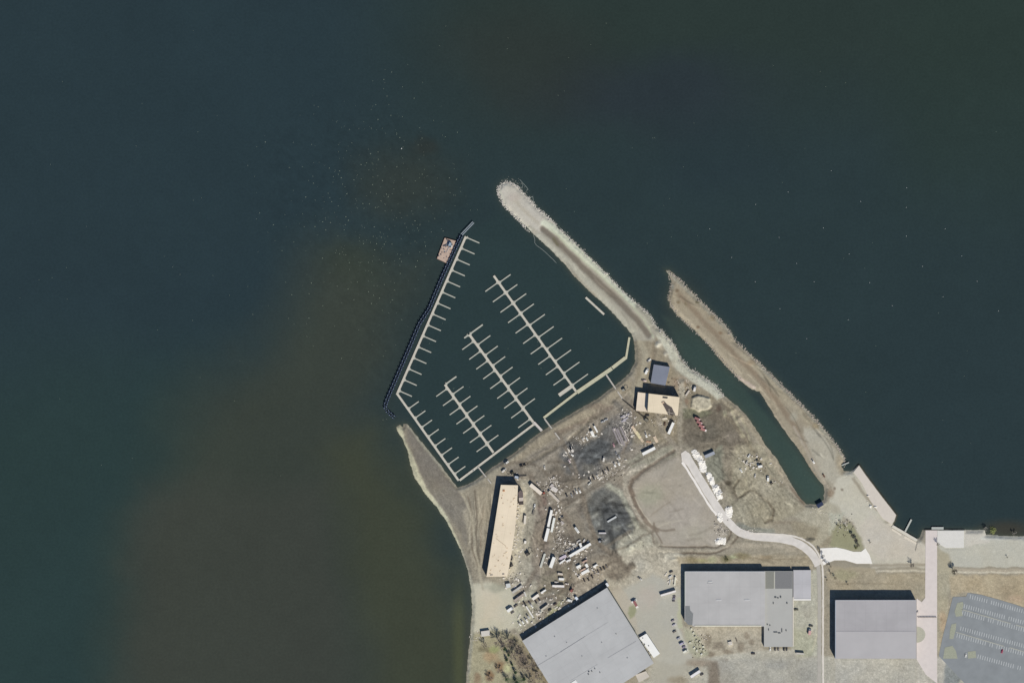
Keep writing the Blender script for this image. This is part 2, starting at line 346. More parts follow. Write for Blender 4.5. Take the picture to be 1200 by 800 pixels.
# east spit
patch([(778,314),(790,318),(862,390),(975,512),(992,540),(990,560),(945,545),(890,460),(840,420),(795,372),(782,352)], (160,148,132), 2)
stroke([(796,345),(820,372),(858,412),(888,442),(915,476),(940,512),(960,545)], 6, (138,122,107), 2.4, .8)
stroke([(792,362),(830,398),(868,440)], 4, (176,164,148), 1.6, .7); stroke([(870,415),(905,450),(948,495)], 4, (170,160,142), 2, .6)
stroke([(783,319),(796,331),(830,364),(860,394),(898,436),(940,476),(980,522),(988,536)], 4, (164,158,146), 1.2, .8)
stroke([(843,424),(868,447),(892,463),(925,514),(950,551)], 4, (180,166,150), 1.4, .8)
stroke([(866,442),(884,454)], 3, (192,172,166), 1.2, .7)
for q in ((794,340,2.5,2,(108,92,76)),(795,354,2.5,2.5,(120,104,84)),(817,354,2.5,2,(106,98,80)),(818,383,2,2,(114,92,76)),(845,390,3,2,(124,100,80)),(803,356,2,3,(128,116,96)),(835,372,5,4,(146,130,108)),(880,425,6,4,(150,132,112)),(956,500,5,4,(148,132,108)),(788,336,2,3,(172,168,158))): blob(*q, .7)
patch([(938,500),(960,503),(980,530),(980,548),(992,562),(984,580),(962,556),(945,524)], (178,171,160), 4, .85)
stroke([(930,500),(945,528),(960,556),(972,574)], 3, (172,160,148), 1.2, .8); stroke([(940,534),(955,558)], 3, (156,138,122), 1.4, .7)
blob(930,488,5,6,(176,172,160),.5); blob(938,504,3,8,(146,134,120),.6)
# quay and eastern lots
patch([(985,556),(1006,546),(1046,612),(1076,632),(1086,640),(1086,664),(1022,664),(1012,640),(1000,612),(982,600),(972,590),(974,574),(980,562)], (194,187,176), 2)
patch([(1020,600),(1060,625),(1084,640),(1084,658),(1030,656),(1005,630)], (198,188,180), 5, .8)
patch([(966,588),(982,592),(992,608),(975,625),(958,640),(950,640),(960,620),(930,604),(948,594)], (172,164,150), 3)
patch([(972,602),(990,600),(980,620),(972,628)], (184,182,170), 3, .8)
patch([(976,622),(984,612),(996,612),(1008,630),(1012,645),(996,645),(972,641)], (150,147,124), 2.5)
stroke([(1000,561),(1008,572),(1016,584),(1028,596)], 3.5, (150,140,128), 1.4, .75)
blob(974,578,5,6,(140,122,106),.8); blob(978,572.5,2,2,(120,108,98),.8); blob(986.7,573.5,2,2,(120,108,98),.8)  # last two blobs: shadows of small trees painted into the ground colour
blob(1042,611,7,2,(146,138,126),.7)
stroke([(1022,662),(1086,661)], 3, (160,150,138), 1.2, .9); stroke([(1022,668.5),(1084,668.5)], 2.4, (198,188,174), .8, .9)
patch([(972,664),(1025,664),(1025,671),(1084,671),(1084,700),(1078,702),(972,700),(967,676)], (166,154,137), 1.5)
blob(990,673,16,7,(150,146,122),.6); blob(1078,690,7,9,(160,150,134),.7)
stroke([(980,684),(1015,683),(1050,684)], 1.6, (138,126,110), .8, .5)
patch([(1098,620),(1154,620),(1156,626),(1500,628),(1500,664),(1098,664)], (188,183,174), .8)
patch([(1130,622),(1154,622),(1160,636),(1130,640)], (202,194,186), 1.5); stroke([(1150,630),(1215,631)], 3.5, (206,202,196), 1, .8)
stroke([(1100,667),(1215,668)], 3, (176,164,150), 1, .9); stroke([(1104,670),(1500,671)], 2.2, (206,196,182), .7, .9)
patch([(1098,640),(1112,650),(1120,668),(1112,700),(1106,770),(1098,770)], (172,163,146), 2)
patch([(1112,673),(1500,673),(1500,780),(1200,712),(1136,693),(1116,698)], (176,161,140), 2)
for q in ((1140,685,14,8,(164,148,126)),(1180,692,12,10,(160,144,124)),(1190,702,10,6,(182,158,140)),(1160,680,6,8,(188,174,152)),(1105,726,5,14,(176,150,128)),(1104,750,3,10,(166,150,132))): blob(*q, .6)
# around the flat-roofed sheds
patch([(790,652),(945,650),(955,664),(798,664)], (168,156,139), 2.5)
for q in ((812,656,10,4,(136,124,100)),(823,657,8,3,(150,146,112)),(851,655,7,5,(128,122,98)),(860,652,5,3,(166,170,140)),(870,651,9,4,(136,126,100)),(898,652,8,3,(144,128,108)),(835,656,6,4,(158,156,130))): blob(*q, .75)
stroke([(860,650),(900,656),(945,654)], 1.5, (140,126,110), .8, .6); stroke([(850,640),(905,638),(940,645)], 6, (182,170,156), 2.5, .6)
patch([(928,700),(951,668),(959,666),(960,768),(928,768)], (178,174,164), 1.2)
patch([(929,735),(945,735),(958,755),(950,770),(929,768)], (168,166,148), 4, .7); stroke([(958,700),(958,740),(952,762)], 1.5, (196,188,168), .8, .7)
blob(945,716,6,10,(168,162,154),.5)
patch([(795,734),(893,734),(896,770),(812,770)], (177,167,154), 2)
stroke(smooth([(760,805),(800,786),(830,775),(860,769.5),(895,765.5),(930,764)]), 9, (184,177,167), 1.6)
for q in ((829,750,4,9,(136,126,114)),(842,756,7,5,(128,118,108)),(875,744,4,4,(138,126,114)),(881,751.5,4,4,(134,122,110)),(868,758,4,5,(134,122,110)),(852,763,7,3,(128,116,104)),(833,766,6,3,(126,114,102)),(855,752,5,5,(198,188,174)),(860,745,9,6,(186,176,162))): blob(*q, .75)
patch([(800,736),(812,736),(830,765),(820,772),(806,762)], (168,166,148), 3, .8)
patch([(794,700),(799,700),(800,735),(794,735)], (184,182,160), 1.5, .8); stroke([(788,722),(796,742),(806,762)], 2.5, (198,194,186), 1.2, .7)
patch([(765,774),(800,780),(812,772),(850,768),(870,765),(960,768),(1112,770),(1500,800),(1500,1000),(700,1000),(745,800)], (174,168,159), 2.5)
patch([(832,776),(852,771),(856,800),(840,820),(828,812)], (120,108,98), 3, .8); blob(820,776,14,5,(140,124,112),.6); blob(795,796,14,6,(150,138,122),.7)
patch([(840,772),(960,770),(962,830),(850,830)], (170,165,159), 3, .8); blob(912,779,18,6,(152,150,150),.4); blob(890,792,14,6,(150,146,142),.4); blob(940,790,14,8,(150,146,142),.6)
patch([(978,771),(1073,771),(1073,850),(978,850)], (178,173,167), .8)
patch([(1074,770),(1110,768),(1120,780),(1100,830),(1074,850)], (186,180,174), 2); patch([(1108,776),(1124,772),(1128,790),(1114,820),(1104,810)], (124,130,136), 2, .7)

# tyre-worn fine dirt variation
gn = fbm(GX, GY, 22, 301, 5); g2 = fbm(GX, GY, 5, 401, 4); g3 = fbm(GX, GY, 1.6, 501, 2)
warm = fbm(GX, GY, 30, 601, 3)
yard = sstep((poly_sd(GX, GY, [(590,540),(740,450),(860,470),(945,590),(850,640),(780,660),(720,690),(610,740),(600,600)]) + 10) / 20)
PLAT = [(744,562),(796,534),(818,562),(853,622),(842,640),(778,642),(764,626),(750,600),(740,574)]
plt_ = sstep(poly_sd(GX, GY, PLAT) / 8 + .5); lotm = sstep(poly_sd(GX, GY, [(735,688),(765,672),(800,690),(800,735),(820,764),(800,790),(770,812),(766,775),(712,690)]) / 8 + .5); sandm = sstep(poly_sd(GX, GY, [(553,684),(568,680),(604,690),(604,736),(570,742),(556,738)]) / 8 + .5)
calm = np.clip(1 - .75 * plt_ - .85 * lotm - .8 * sandm, .12, 1)
jetm = sstep(poly_sd(GX, GY, JET) / 6 + .5); spm = sstep(poly_sd(GX, GY, [(790,330),(850,390),(975,520),(992,545),(985,580),(945,540),(890,460),(840,420),(795,372)]) / 6 + .5)
calm = calm * (1 - .65 * jetm) * (1 - .5 * spm)
calm = calm * np.where((GX > 975) & (GY > 560) & (GX < 1700) & (GY < 668), .35, 1)
def track(rs, poly, n, ang, spread, fac, wr=(.5, 1.8)):
    x0 = min(p[0] for p in poly); x1 = max(p[0] for p in poly); y0 = min(p[1] for p in poly); y1 = max(p[1] for p in poly)
    for _ in range(n):
        x, y = rs.uniform(x0, x1), rs.uniform(y0, y1)
        if poly_sd(np.array([x]), np.array([y]), poly)[0] < 2: continue
        a = math.radians(ang + rs.gauss(0, spread)); k = rs.gauss(0, .045); pts = [(x, y)]
        for _ in range(rs.randint(5, 16)):
            a += k; x += 3 * math.cos(a); y += 3 * math.sin(a); pts.append((x, y))
        w_ = rs.uniform(*wr); f = rs.choice((-1, -1, 1)) * rs.uniform(.4, 1) * fac
        bx0 = min(p[0] for p in pts) - 4; bx1 = max(p[0] for p in pts) + 4; by0 = min(p[1] for p in pts) - 4; by1 = max(p[1] for p in pts) + 4
        ix = slice(*np.searchsorted(xs, (bx0, bx1))); iy = slice(*np.searchsorted(ys, (by0, by1)))
        X = wx[iy, ix] * .35 + GX[iy, ix] * .65; Y = wy[iy, ix] * .35 + GY[iy, ix] * .65; d = np.full(X.shape, 1e9)
        for p_, q_ in zip(pts, pts[1:]): d = np.minimum(d, seg_d(X, Y, *p_, *q_))
        pm = sstep(poly_sd(X, Y, poly) / 5 + .6)
        GC[iy, ix] *= (1 + f * pm * sstep((w_ / 2 - d) / 1.2 + .5))[..., None]
rs_ = random.Random(33)
for pts_, w_, c_ in (([(652,506),(664,526),(675,548),(680,572),(688,600),(698,634),(712,645),(736,668)], 5, (126,115,105)), ([(604,702),(628,672),(637,640),(637,600),(630,580),(622,558)], 6, (134,122,112)), ([(640,604),(672,586),(700,566),(728,550),(756,536),(786,516)], 2.4, (118,108,99)),
        ([(634,596),(668,577),(696,560),(716,548)], 2, (172,161,150)), ([(588,546),(606,540),(630,545),(642,556),(646,562)], 3, (124,113,103)), ([(670,575),(674,560),(668,545),(656,540),(642,542)], 3, (122,112,103)), ([(644,690),(668,686),(690,676),(712,662),(728,652)], 3, (124,113,103)),
        ([(610,706),(640,700),(662,694),(668,664),(672,650)], 3, (120,108,97)), ([(655,596),(668,610),(672,640),(660,660),(640,672)], 5, (128,117,108)), ([(740,470),(744,490),(738,510),(730,530)], 4, (132,120,110)), ([(770,480),(774,505),(790,520),(798,534)], 6, (160,150,140)), ([(797,446),(797,480),(796,510),(800,528)], 5, (164,155,144))):
    stroke(smooth(pts_), w_, c_, 1.4, .75)
for q in ((610,552,12,5,(130,120,111)),(655,555,9,7,(122,112,104)),(676,640,10,7,(118,108,102)),(648,600,5,9,(130,118,110)),(664,588,9,4,(130,119,110)),(680,598,5,10,(124,114,106)),(628,660,5,8,(150,139,128)),(690,662,12,5,(120,111,104)),(718,674,9,5,(128,116,106)),(640,640,4,10,(126,114,108)),(620,548,10,4,(162,152,140)),(700,476,12,4,(140,124,112)),(680,500,8,4,(138,130,122))): blob(*q, .6)
track(rs_, [(600,545),(740,455),(790,520),(745,570),(690,600),(640,640),(610,600)], 170, -33, 16, .17)
track(rs_, [(610,590),(690,580),(700,690),(620,740),(600,700)], 110, -60, 50, .16)
track(rs_, [(800,500),(880,520),(940,590),(880,620),(840,580)], 110, 50, 35, .14, (.7, 2.5))
track(rs_, [(590,690),(640,700),(735,640),(800,650),(800,690),(740,680),(640,740)], 90, -10, 50, .09)
track(rs_, PLAT, 60, 20, 60, .045, (.6, 3.5))
track(rs_, [(800,645),(955,645),(955,662),(800,662)], 40, 0, 6, .09)
track(rs_, [(545,575),(580,562),(572,640),(560,690),(548,640)], 90, 96, 10, .13)
track(rs_, [(480,510),(500,525),(545,585),(545,635),(500,570)], 40, 55, 8, .07)
for pts_, c_, w_ in (([(541,578),(552,600),(556,630),(560,660),(566,690)], (176,166,150), 3), ([(556,575),(559,600),(558,630),(561,655)], (112,102,92), 2), ([(572,572),(568,600),(566,640),(563,668)], (170,158,142), 2)): stroke(pts_, w_, c_, 1, .8)
track(rs_, [(800,735),(893,735),(895,768),(812,770)], 24, 0, 30, .08)
track(rs_, [(790,335),(850,390),(975,510),(985,540),(940,530),(880,450),(800,375)], 110, 47, 9, .17, (.8, 3))
track(rs_, [(600,240),(640,262),(770,390),(745,396),(620,268)], 60, 46, 5, .09, (.8, 3))
D1 = [(660,516),(690,520),(716,490),(736,494),(740,520),(706,545),(690,560),(660,556)]; D2 = [(690,574),(712,566),(728,578),(745,602),(748,622),(722,650),(704,642),(686,620)]
track(rs_, D1, 90, -30, 40, .17, (.8, 4)); track(rs_, D2, 70, 60, 90, .17, (1, 5))
g5 = fbm(GX, GY, 2.6, 551, 2)
clod = np.clip(g5 - .28, 0, 1) * 2.2 - np.clip(-g5 - .3, 0, 1) * 2.2
GC *= (1 + calm * (.05 * gn + (.05 + .06 * yard) * g2 + (.05 + .06 * yard) * g3 + (.07 + .09 * yard) * clod))[..., None]
GC[..., 0] *= 1 + .012 * warm; GC[..., 2] *= 1 - .022 * warm
GC *= (1 - .05 * yard * (1 - plt_))[..., None]
GC *= np.array((.995, 1.005, .97), np.float32)
# wet rocks and bed just under the waterline
wet = sstep((-SD + .8) / 2.0)
bed = np.array((64, 66, 58), np.float32)
GC = GC * (1 - wet[..., None]) + bed * wet[..., None]

# ground heights
H = np.where(SD > 0, 1.7 * sstep(SD / 5.0) + .05, -2.6 * sstep(-SD / 9.0) - .12)
inl = sstep(SD / 8)
H += inl * np.clip(calm + .1, 0, 1) * (.16 * fbm(GX, GY, 14, 701, 3) + .10 * yard * fbm(GX, GY, 4, 801, 3) + .05 * yard * g3)
spitm = ((GX > 775) & (GX < 985) & (GY < 560) & (GX - GY > 430)) | ((GY < 400) & (GX < 800))
H += np.where(spitm & (SD > 0) & (SD < 5), .2 * g3 + .2 * g2, 0)
def mound(cx, cy, rx, ry, h, ang=0):
    global H
    a = math.radians(ang); c, s = math.cos(a), math.sin(a)
    dx = wx - cx; dy = -(wy - cy)
    u = (dx * c + dy * s) / rx; v = (-dx * s + dy * c) / ry
    d2 = u * u + v * v
    H = H + h * np.exp(-1.6 * d2) * (1 + .35 * g2 + .2 * g3)
for q in ((772,404,4,4,2.0),(780,415,3,3,1.2),(740,640,9,7,1.6),(749,633,7,5,1.0),(800,448,5,4,1.2),(650,552,7,5,1.0),(666,565,8,6,1.2),(695,600,5,6,1.3),(722,617,6,5,1.2),(708,631,5,6,1.2),
          (737,615,3,3,1.0),(850,485,2,3,1.2),(859,480,2,5,1.0,-60),(866,490,2,6,1.0,-60),(843,635,5,2.2,1.4),(840,616,2,2,1.1),(846,622,5,5,.8),(895,536,4,4,.6),(950,632,6,2,1.0),(654,695,6,3,1.1,35),(740,663,4,4,1.2),
          (627,719,3,3,1.2),(790,655,5,2,.8),(870,620,3,2,.8),(880,622,4,2,.9),(890,621,3,2,.7),(731,490,6,5,.9),(690,550,8,4,.8),(855,753,3,3,1.0),(697,530,6,3,.7),(603,683,8,3,.9),
          (816,532,5,2.4,1.3,-55),(822,541,6,2.6,1.5,-55),(829,558,3,3,1.5),(833,564,2.5,3,1.3),(839,572,3.5,3,1.6),(844,579,3.5,4,1.7),(854,598,3,5,1.3),(843,606,2,4,1.0)):
    mound(*q)
plat = poly_sd(wx, wy, [(810,465),(818,462.5),(832,466),(833.5,475),(829,480.5),(818,482),(809,478)])
H = H + 2.2 * sstep((plat + .6) / 2.2)
for pts, d, w in (([(790,528),(756,550),(742,561),(738,572),(745,590),(752,604)], -.5, 2.2), ([(762,384),(768,400),(765,420)], -.5, 3), ([(636,268),(690,320),(746,374),(760,392)], -.7, 4.5), ([(615,545),(645,528),(672,512),(690,494)], -.6, 2.5),
                  ([(866,562),(860,572),(863,584),(878,575),(900,588),(907,598),(905,608),(896,612)], -.4, 1.4), ([(773,640),(840,641),(852,634),(858,620)], -.35, 1.1), ([(772,647),(838,648),(856,640)], -.35, 1.1)):
    dd = np.full(GX.shape, 1e9)
    for a, b in zip(pts, pts[1:]): dd = np.minimum(dd, seg_d(wx, wy, *a, *b))
    H += d * sstep(1.3 - dd / w) * (SD > 0)
# white crushed stone beside the new road
WHITE = [[(811,529),(815,527),(820,534),(825,541),(827,547),(826,553),(822,552),(820,543),(814,535)], [(828,555),(832,554),(834,559),(837,563),(836,569),(831,564)], [(835,568),(840,568),(844,575),(846,583),(842,585),(839,579),(835,573)], [(850,596),(856,594),(858,600),(856,606),(851,601)], [(841,601),(844,600),(846,611),(842,608)], [(838,632),(850,630),(848,637),(839,637)]]
for w_ in WHITE: patch(w_, (236, 230, 220), .8, .98, .9)

# flatten below paved sheets and buildings
FLAT = []
def flatten(poly, z=1.55, soft=2.0):
    global H
    x0 = min(p[0] for p in poly) - 8; x1 = max(p[0] for p in poly) + 8; y0 = min(p[1] for p in poly) - 8; y1 = max(p[1] for p in poly) + 8
    ix = slice(*np.searchsorted(xs, (x0, x1))); iy = slice(*np.searchsorted(ys, (y0, y1)))
    m = sstep((poly_sd(GX[iy, ix], GY[iy, ix], poly) + 2.6) / soft)
    H[iy, ix] = H[iy, ix] * (1 - m) + z * m
def gz(px, py):
    j = min(len(xs) - 1, max(0, int(np.searchsorted(xs, px)))); i = min(len(ys) - 1, max(0, int(np.searchsorted(ys, py))))
    return float(H[i, j])

def offset_path(pts, w, jit=0.0, seed=1, step=3.0):
    """ribbon polygon along a path; w a number or list"""
    q = []; 
    ws = w if hasattr(w, '__len__') else [w] * len(pts)
    for k in range(len(pts) - 1):
        (ax, ay), (bx, by) = pts[k], pts[k + 1]; n = max(1, int(math.hypot(bx - ax, by - ay) / step))
        for i in range(n): t = i / n; q.append((ax + (bx - ax) * t, ay + (by - ay) * t, ws[k] + (ws[k + 1] - ws[k]) * t))
    q.append((*pts[-1], ws[-1]))
    r = random.Random(seed); Lf = []; Rt = []
    for i, (x, y, ww) in enumerate(q):
        a = q[max(0, i - 1)]; b = q[min(len(q) - 1, i + 1)]
        dx, dy = b[0] - a[0], b[1] - a[1]; l = math.hypot(dx, dy) or 1
        nx, ny = -dy / l, dx / l
        Lf.append((x + nx * (ww / 2 + r.uniform(-jit, jit)), y + ny * (ww / 2 + r.uniform(-jit, jit))))
        Rt.append((x - nx * (ww / 2 + r.uniform(-jit, jit)), y - ny * (ww / 2 + r.uniform(-jit, jit))))
    return Lf, Rt
def ribbon(mb, pts, w, z0, z1, jit=0, seed=1, step=3.0):
    Lf, Rt = offset_path(pts, w, jit, seed, step)
    n = len(Lf)
    top = [P(*p, z1) for p in Lf] + [P(*p, z1) for p in Rt]; bot = [P(*p, z0) for p in Lf] + [P(*p, z0) for p in Rt]
    vs = top + bot; fs = []
    for i in range(n - 1):
        fs += [(i, i + 1, n + i + 1, n + i), (2 * n + i, 3 * n + i, 3 * n + i + 1, 2 * n + i + 1), (i, 2 * n + i, 2 * n + i + 1, i + 1), (n + i + 1, 3 * n + i + 1, 3 * n + i, n + i)]
    fs += [(0, n, 3 * n, 2 * n), (n - 1, 3 * n - 1, 4 * n - 1, 2 * n - 1)]
    mb.add(vs, fs); return Lf + Rt[::-1]
def sheet(name, poly, m, z0=1.2, z1=1.75, flat=True):
    if flat: flatten(poly)
    mb = MB(); mb.prism([P(*p)[:2] for p in poly], z0, z1)
    return tag(mb.build(name, m), kind='structure')

m_newconc = mat((214, 208, 200), .85, .10, .18, name='new_concrete')
m_conc = mat((214, 207, 198), .85, .06, .2, name='pavement_concrete')
m_asph = mat((138, 142, 144), .9, .10, .09, name='parking_asphalt')
# new concrete road that curves past the sheds
road = [(803,532),(811,546),(819.5,560),(828.5,575),(837,589),(845,601),(853,611),(861,619.5),(871,625.5),(885,628.5),(900,629.5),(918,631),(932,634.5),(944,641.5),(953,650.5),(959,662)]
mb = MB(); pl = ribbon(mb, smooth(road), 9.2, 1.2, 1.78, .35, 3); 
sm = smooth(road)
for i in range(0, len(sm) - 1, 3): flatten([(sm[i][0] - 5, sm[i][1] - 5), (sm[i][0] + 5, sm[i][1] - 5), (sm[i][0] + 5, sm[i][1] + 5), (sm[i][0] - 5, sm[i][1] + 5)], 1.5)
tag(mb.build('road', m_newconc), kind='structure')
mb = MB(); ribbon(mb, smooth([(799.5,541),(809,556),(820,574),(831,592),(840,603)]), 2.6, 1.2, 1.83, .5, 5); tag(mb.build('pavement_edge', mat((236,230,222), .85, .05, .3)), kind='structure')
sheet('road_apron', [(798,531),(803,527.5),(809,532),(812,545),(806,546),(799,540)], m_conc, 1.2, 1.76)
mb = MB(); ribbon(mb, smooth([(878,624.3),(900,625.2),(920,626),(938,629.5),(952,638),(960,650),(964.3,664),(964.5,700),(964.3,760),(964.6,830)]), 2.0, 1.2, 1.86, .25, 8)
tag(mb.build('footpath', mat((218,211,200), .85, .06, .4)), kind='structure')
for y in range(665, 812, 8): flatten([(962,y),(967,y),(967,y+9),(962,y+9)])
mb = MB(); ribbon(mb, smooth([(957,656),(960,670),(960.3,720),(960,830)]), 4.6, 1.2, 1.74, .3, 9); tag(mb.build('lane', mat((176,171,161), .9, .06, .3)), kind='structure')
for y in range(655, 812, 8): flatten([(957,y),(963,y),(963,y+9),(957,y+9)])
sheet('white_pavement', [(961,642),(980,641),(990,643),(1000,646),(1009,646),(1014,642),(1019,650),(1022,660),(1004,660),(990,656),(978,656),(970,659),(965,662),(961,652)], mat((236, 232, 224), .85, .04, .3))
sheet('promenade', [(1084.5,621),(1098,621),(1098,700),(1098,770),(1098,800),(1085,790),(1074,772),(1074,700.5),(1080,705),(1084,700)], mat((214, 204, 198), .85, .05, .25))
sheet('plaza', [(1098.3,621.3),(1129.5,621.3),(1129.5,641.5),(1108,641.5),(1098.3,636)], mat((216, 213, 206), .85, .04, .3), 1.2, 1.80)
sheet('quay', [(1000,553),(1006.5,545),(1014,556),(1032,580),(1050,603),(1047.8,610),(1045,614.2),(1034,607),(1028,598),(1019,585),(1010,566)], mat((208, 199, 187), .85, .05, .3), -2.0, 1.95)
mb = MB(); ribbon(mb, [(1045.5,616),(1062,625.5),(1074.5,633)], 3.0, -2, 1.9, .1, 4); tag(mb.build('quay_edge', mat((210,204,190), .85, .06, .4)), kind='structure')
mb = MB(); ribbon(mb, [(1045,619.5),(1056,626.5)], 2.2, 1, 1.82, .1, 4); ribbon(mb, [(1059.5,628.5),(1074,636.5)], 2.4, 1, 1.82, .1, 5); tag(mb.build('quay_kerb', mat((218,208,190), .85, .06, .4)), kind='structure')
LOT = [(1116.5,699),(1132,698.5),(1134,694),(1150,696.5),(1170,702),(1190,708),(1215,717),(1500,800),(1500,900),(1130,800),(1100,768),(1104,748)]
sheet('parking_lot', LOT, m_asph, 1.2, 1.76)
# bay lines, each row runs with the lot's tilt
mb = MB(); tilt = math.radians(-15.5)
def stripes(x0, y0, n, L_=4.6, sp=2.85, up=True):
    for i in range(n):
        px = x0 + i * sp * math.cos(tilt); py = y0 - i * sp * math.sin(tilt)
        if R.random() < .04: continue
        x, y, _ = P(px, py); mb.box(x, y, 1.761, 0.55, L_, .012, math.radians(-11))
stripes(1137, 698.5, 60); stripes(1130, 709.5, 60); stripes(1128, 717.5, 60); stripes(1123, 735, 60); stripes(1121.5, 744, 60); stripes(1112, 763, 3); stripes(1146, 768.5, 50)
tag(mb.build('parking_markings', mat((196, 199, 197), .8, .10, .5)), kind='structure')
mb = MB()
for a, b in (((1127,713.5),(1184,730)), ((1190,731.5),(1290,760)), ((1120,740),(1176,756.5)), ((1183,758),(1290,790))): ribbon(mb, [a, b], 1.0, 1.2, 1.9, .1, 2)
tag(mb.build('parking_kerb', mat((170, 170, 160), .85, .12, .6)), kind='structure')
m_lawn = mat((158, 160, 142), .95, .12, .6, bump=.3)
for pl_, nm in (([(1121.5,706),(1128,704.5),(1129,708),(1127,716),(1128,721),(1120,722),(1118.5,716)], 'traffic_island'), ([(1115,731),(1120.5,729.5),(1120,736),(1117,748),(1112.5,748),(1113,738)], 'traffic_island'), ([(1107,758),(1116,756),(1120,762),(1122,771),(1105,771)], 'traffic_island'), ([(1134,763),(1143,762),(1144,770),(1134,771)], 'traffic_island')):
    sheet(nm, pl_, m_lawn, 1.2, 1.9, False)
half = [(1074.2, 733.5)] + [(1074.2 + 10 * math.sin(math.radians(a)), 743 - 9.5 * math.cos(math.radians(a))) for a in range(10, 180, 14)] + [(1074.2, 752.5)]
sheet('lawn', half, mat((176,174,158), .95, .1, .5), 1.2, 1.86, False)

# ------------------------------------------------------------------ building footprints
B = {
 'wood': [(587,567.5),(607,568),(606,590),(603.5,620),(600,645),(594.5,674.5),(570,675),(574,650),(580,612)],
 'club': [(759.8,460.8),(796,465),(793.8,486.5),(758.4,482.4)],
 'wing': [(747.3,459.3),(759.7,460.8),(758.3,482.4),(745,481)],
 'blue': [(766,426.8),(784.8,429.8),(779.5,451.5),(762.3,448.5)],
 'west': [(711.5,687.5),(766,776),(720,806),(668,840),(612,750)],
 'mid': [(802,668.5),(896,668.5),(896,733),(813,733),(802,727)],
 'midE': [(896,668.5),(928.5,668.5),(928.5,757),(895,757),(895,733),(896,733)],
 'midA': [(929.4,667.3),(950,667.3),(950,701.5),(929.4,701.5)],
 'east': [(978,702),(1073,702),(1073,770.5),(978,770.5)],
 'lean': [(749,746.5),(757.5,741.5),(773.2,765),(766,770)],
 'canopy': [(744.5,790),(757,785.5),(761,792),(748.5,799)],
}
for k in B: flatten(B[k], 1.5)
flatten([(500,800),(1500,800),(1500,3300),(500,3300)], 1.5) if False else None

# ground mesh
def grid_mesh(name, X, Y, Z, col, m, attr='Col'):
    ny, nx = X.shape
    co = np.stack([X - 600.0, 400.0 - Y, Z], -1).reshape(-1, 3).astype(np.float32)
    idx = np.arange(ny * nx).reshape(ny, nx)
    q = np.stack([idx[:-1, :-1], idx[1:, :-1], idx[1:, 1:], idx[:-1, 1:]], -1).reshape(-1, 4)
    me = bpy.data.meshes.new(name); me.vertices.add(len(co)); me.vertices.foreach_set('co', co.ravel())
    me.loops.add(q.size); me.loops.foreach_set('vertex_index', q.ravel().astype(np.int32))
    me.polygons.add(len(q)); me.polygons.foreach_set('loop_start', np.arange(0, q.size, 4, dtype=np.int32)); me.polygons.foreach_set('loop_total', np.full(len(q), 4, np.int32))
    me.polygons.foreach_set('use_smooth', np.ones(len(q), bool))
    me.update(); me.validate()
    c = np.clip(col, 0, 255) / 255.0; c = np.where(c <= .04045, c / 12.92, ((c + .055) / 1.055) ** 2.4) * KX
    at = me.attributes.new(attr, 'FLOAT_COLOR', 'POINT')
    at.data.foreach_set('color', np.concatenate([c.reshape(-1, 3), np.ones((len(co), 1))], 1).astype(np.float32).ravel())
    me.materials.append(m); return link(name, me)
def attr_mat(name, rough, spec, build):
    m = bpy.data.materials.new(name); m.use_nodes = True; nt = m.node_tree; N = nt.nodes; L = nt.links; b = N['Principled BSDF']
    b.inputs['Roughness'].default_value = rough; b.inputs['Specular IOR Level'].default_value = spec
    a = N.new('ShaderNodeAttribute'); a.attribute_name = 'Col'; tc = N.new('ShaderNodeTexCoord')
    build(N, L, b, a, tc); return m
def gmat(N, L, b, a, tc):
    cur = a.outputs['Color']
    ca = N.new('ShaderNodeAttribute'); ca.attribute_name = 'calm'
    for s, lo, hi, det in ((.9, .84, 1.15, 3), (.28, .93, 1.07, 4), (2.6, .88, 1.12, 2)):
        n = N.new('ShaderNodeTexNoise'); n.inputs['Scale'].default_value = s; n.inputs['Detail'].default_value = det; L.new(tc.outputs['Object'], n.inputs['Vector'])
        r = N.new('ShaderNodeMapRange'); r.inputs[1].default_value = .3; r.inputs[2].default_value = .7; r.inputs[3].default_value = lo; r.inputs[4].default_value = hi; L.new(n.outputs['Fac'], r.inputs[0])
        mx = N.new('ShaderNodeMix'); mx.data_type = 'FLOAT'; mx.inputs['A'].default_value = 1.0; L.new(ca.outputs['Fac'], mx.inputs['Factor']); L.new(r.outputs[0], mx.inputs['B'])
        v = N.new('ShaderNodeVectorMath'); v.operation = 'SCALE'; L.new(cur, v.inputs[0]); L.new(mx.outputs['Result'], v.inputs['Scale']); cur = v.outputs[0]
    L.new(cur, b.inputs['Base Color'])
    n = N.new('ShaderNodeTexNoise'); n.inputs['Scale'].default_value = .7; n.inputs['Detail'].default_value = 5; L.new(tc.outputs['Object'], n.inputs['Vector'])
    bp = N.new('ShaderNodeBump'); bp.inputs['Strength'].default_value = .35; bp.inputs['Distance'].default_value = .5; L.new(n.outputs['Fac'], bp.inputs['Height']); L.new(bp.outputs[0], b.inputs['Normal'])
g = grid_mesh('ground', GX, GY, H, GC, attr_mat('soil_and_gravel', .95, .1, gmat)); tag(g, kind='structure')
at = g.data.attributes.new('calm', 'FLOAT', 'POINT'); at.data.foreach_set('value', np.clip(calm + .08, 0, 1).astype(np.float32).ravel())

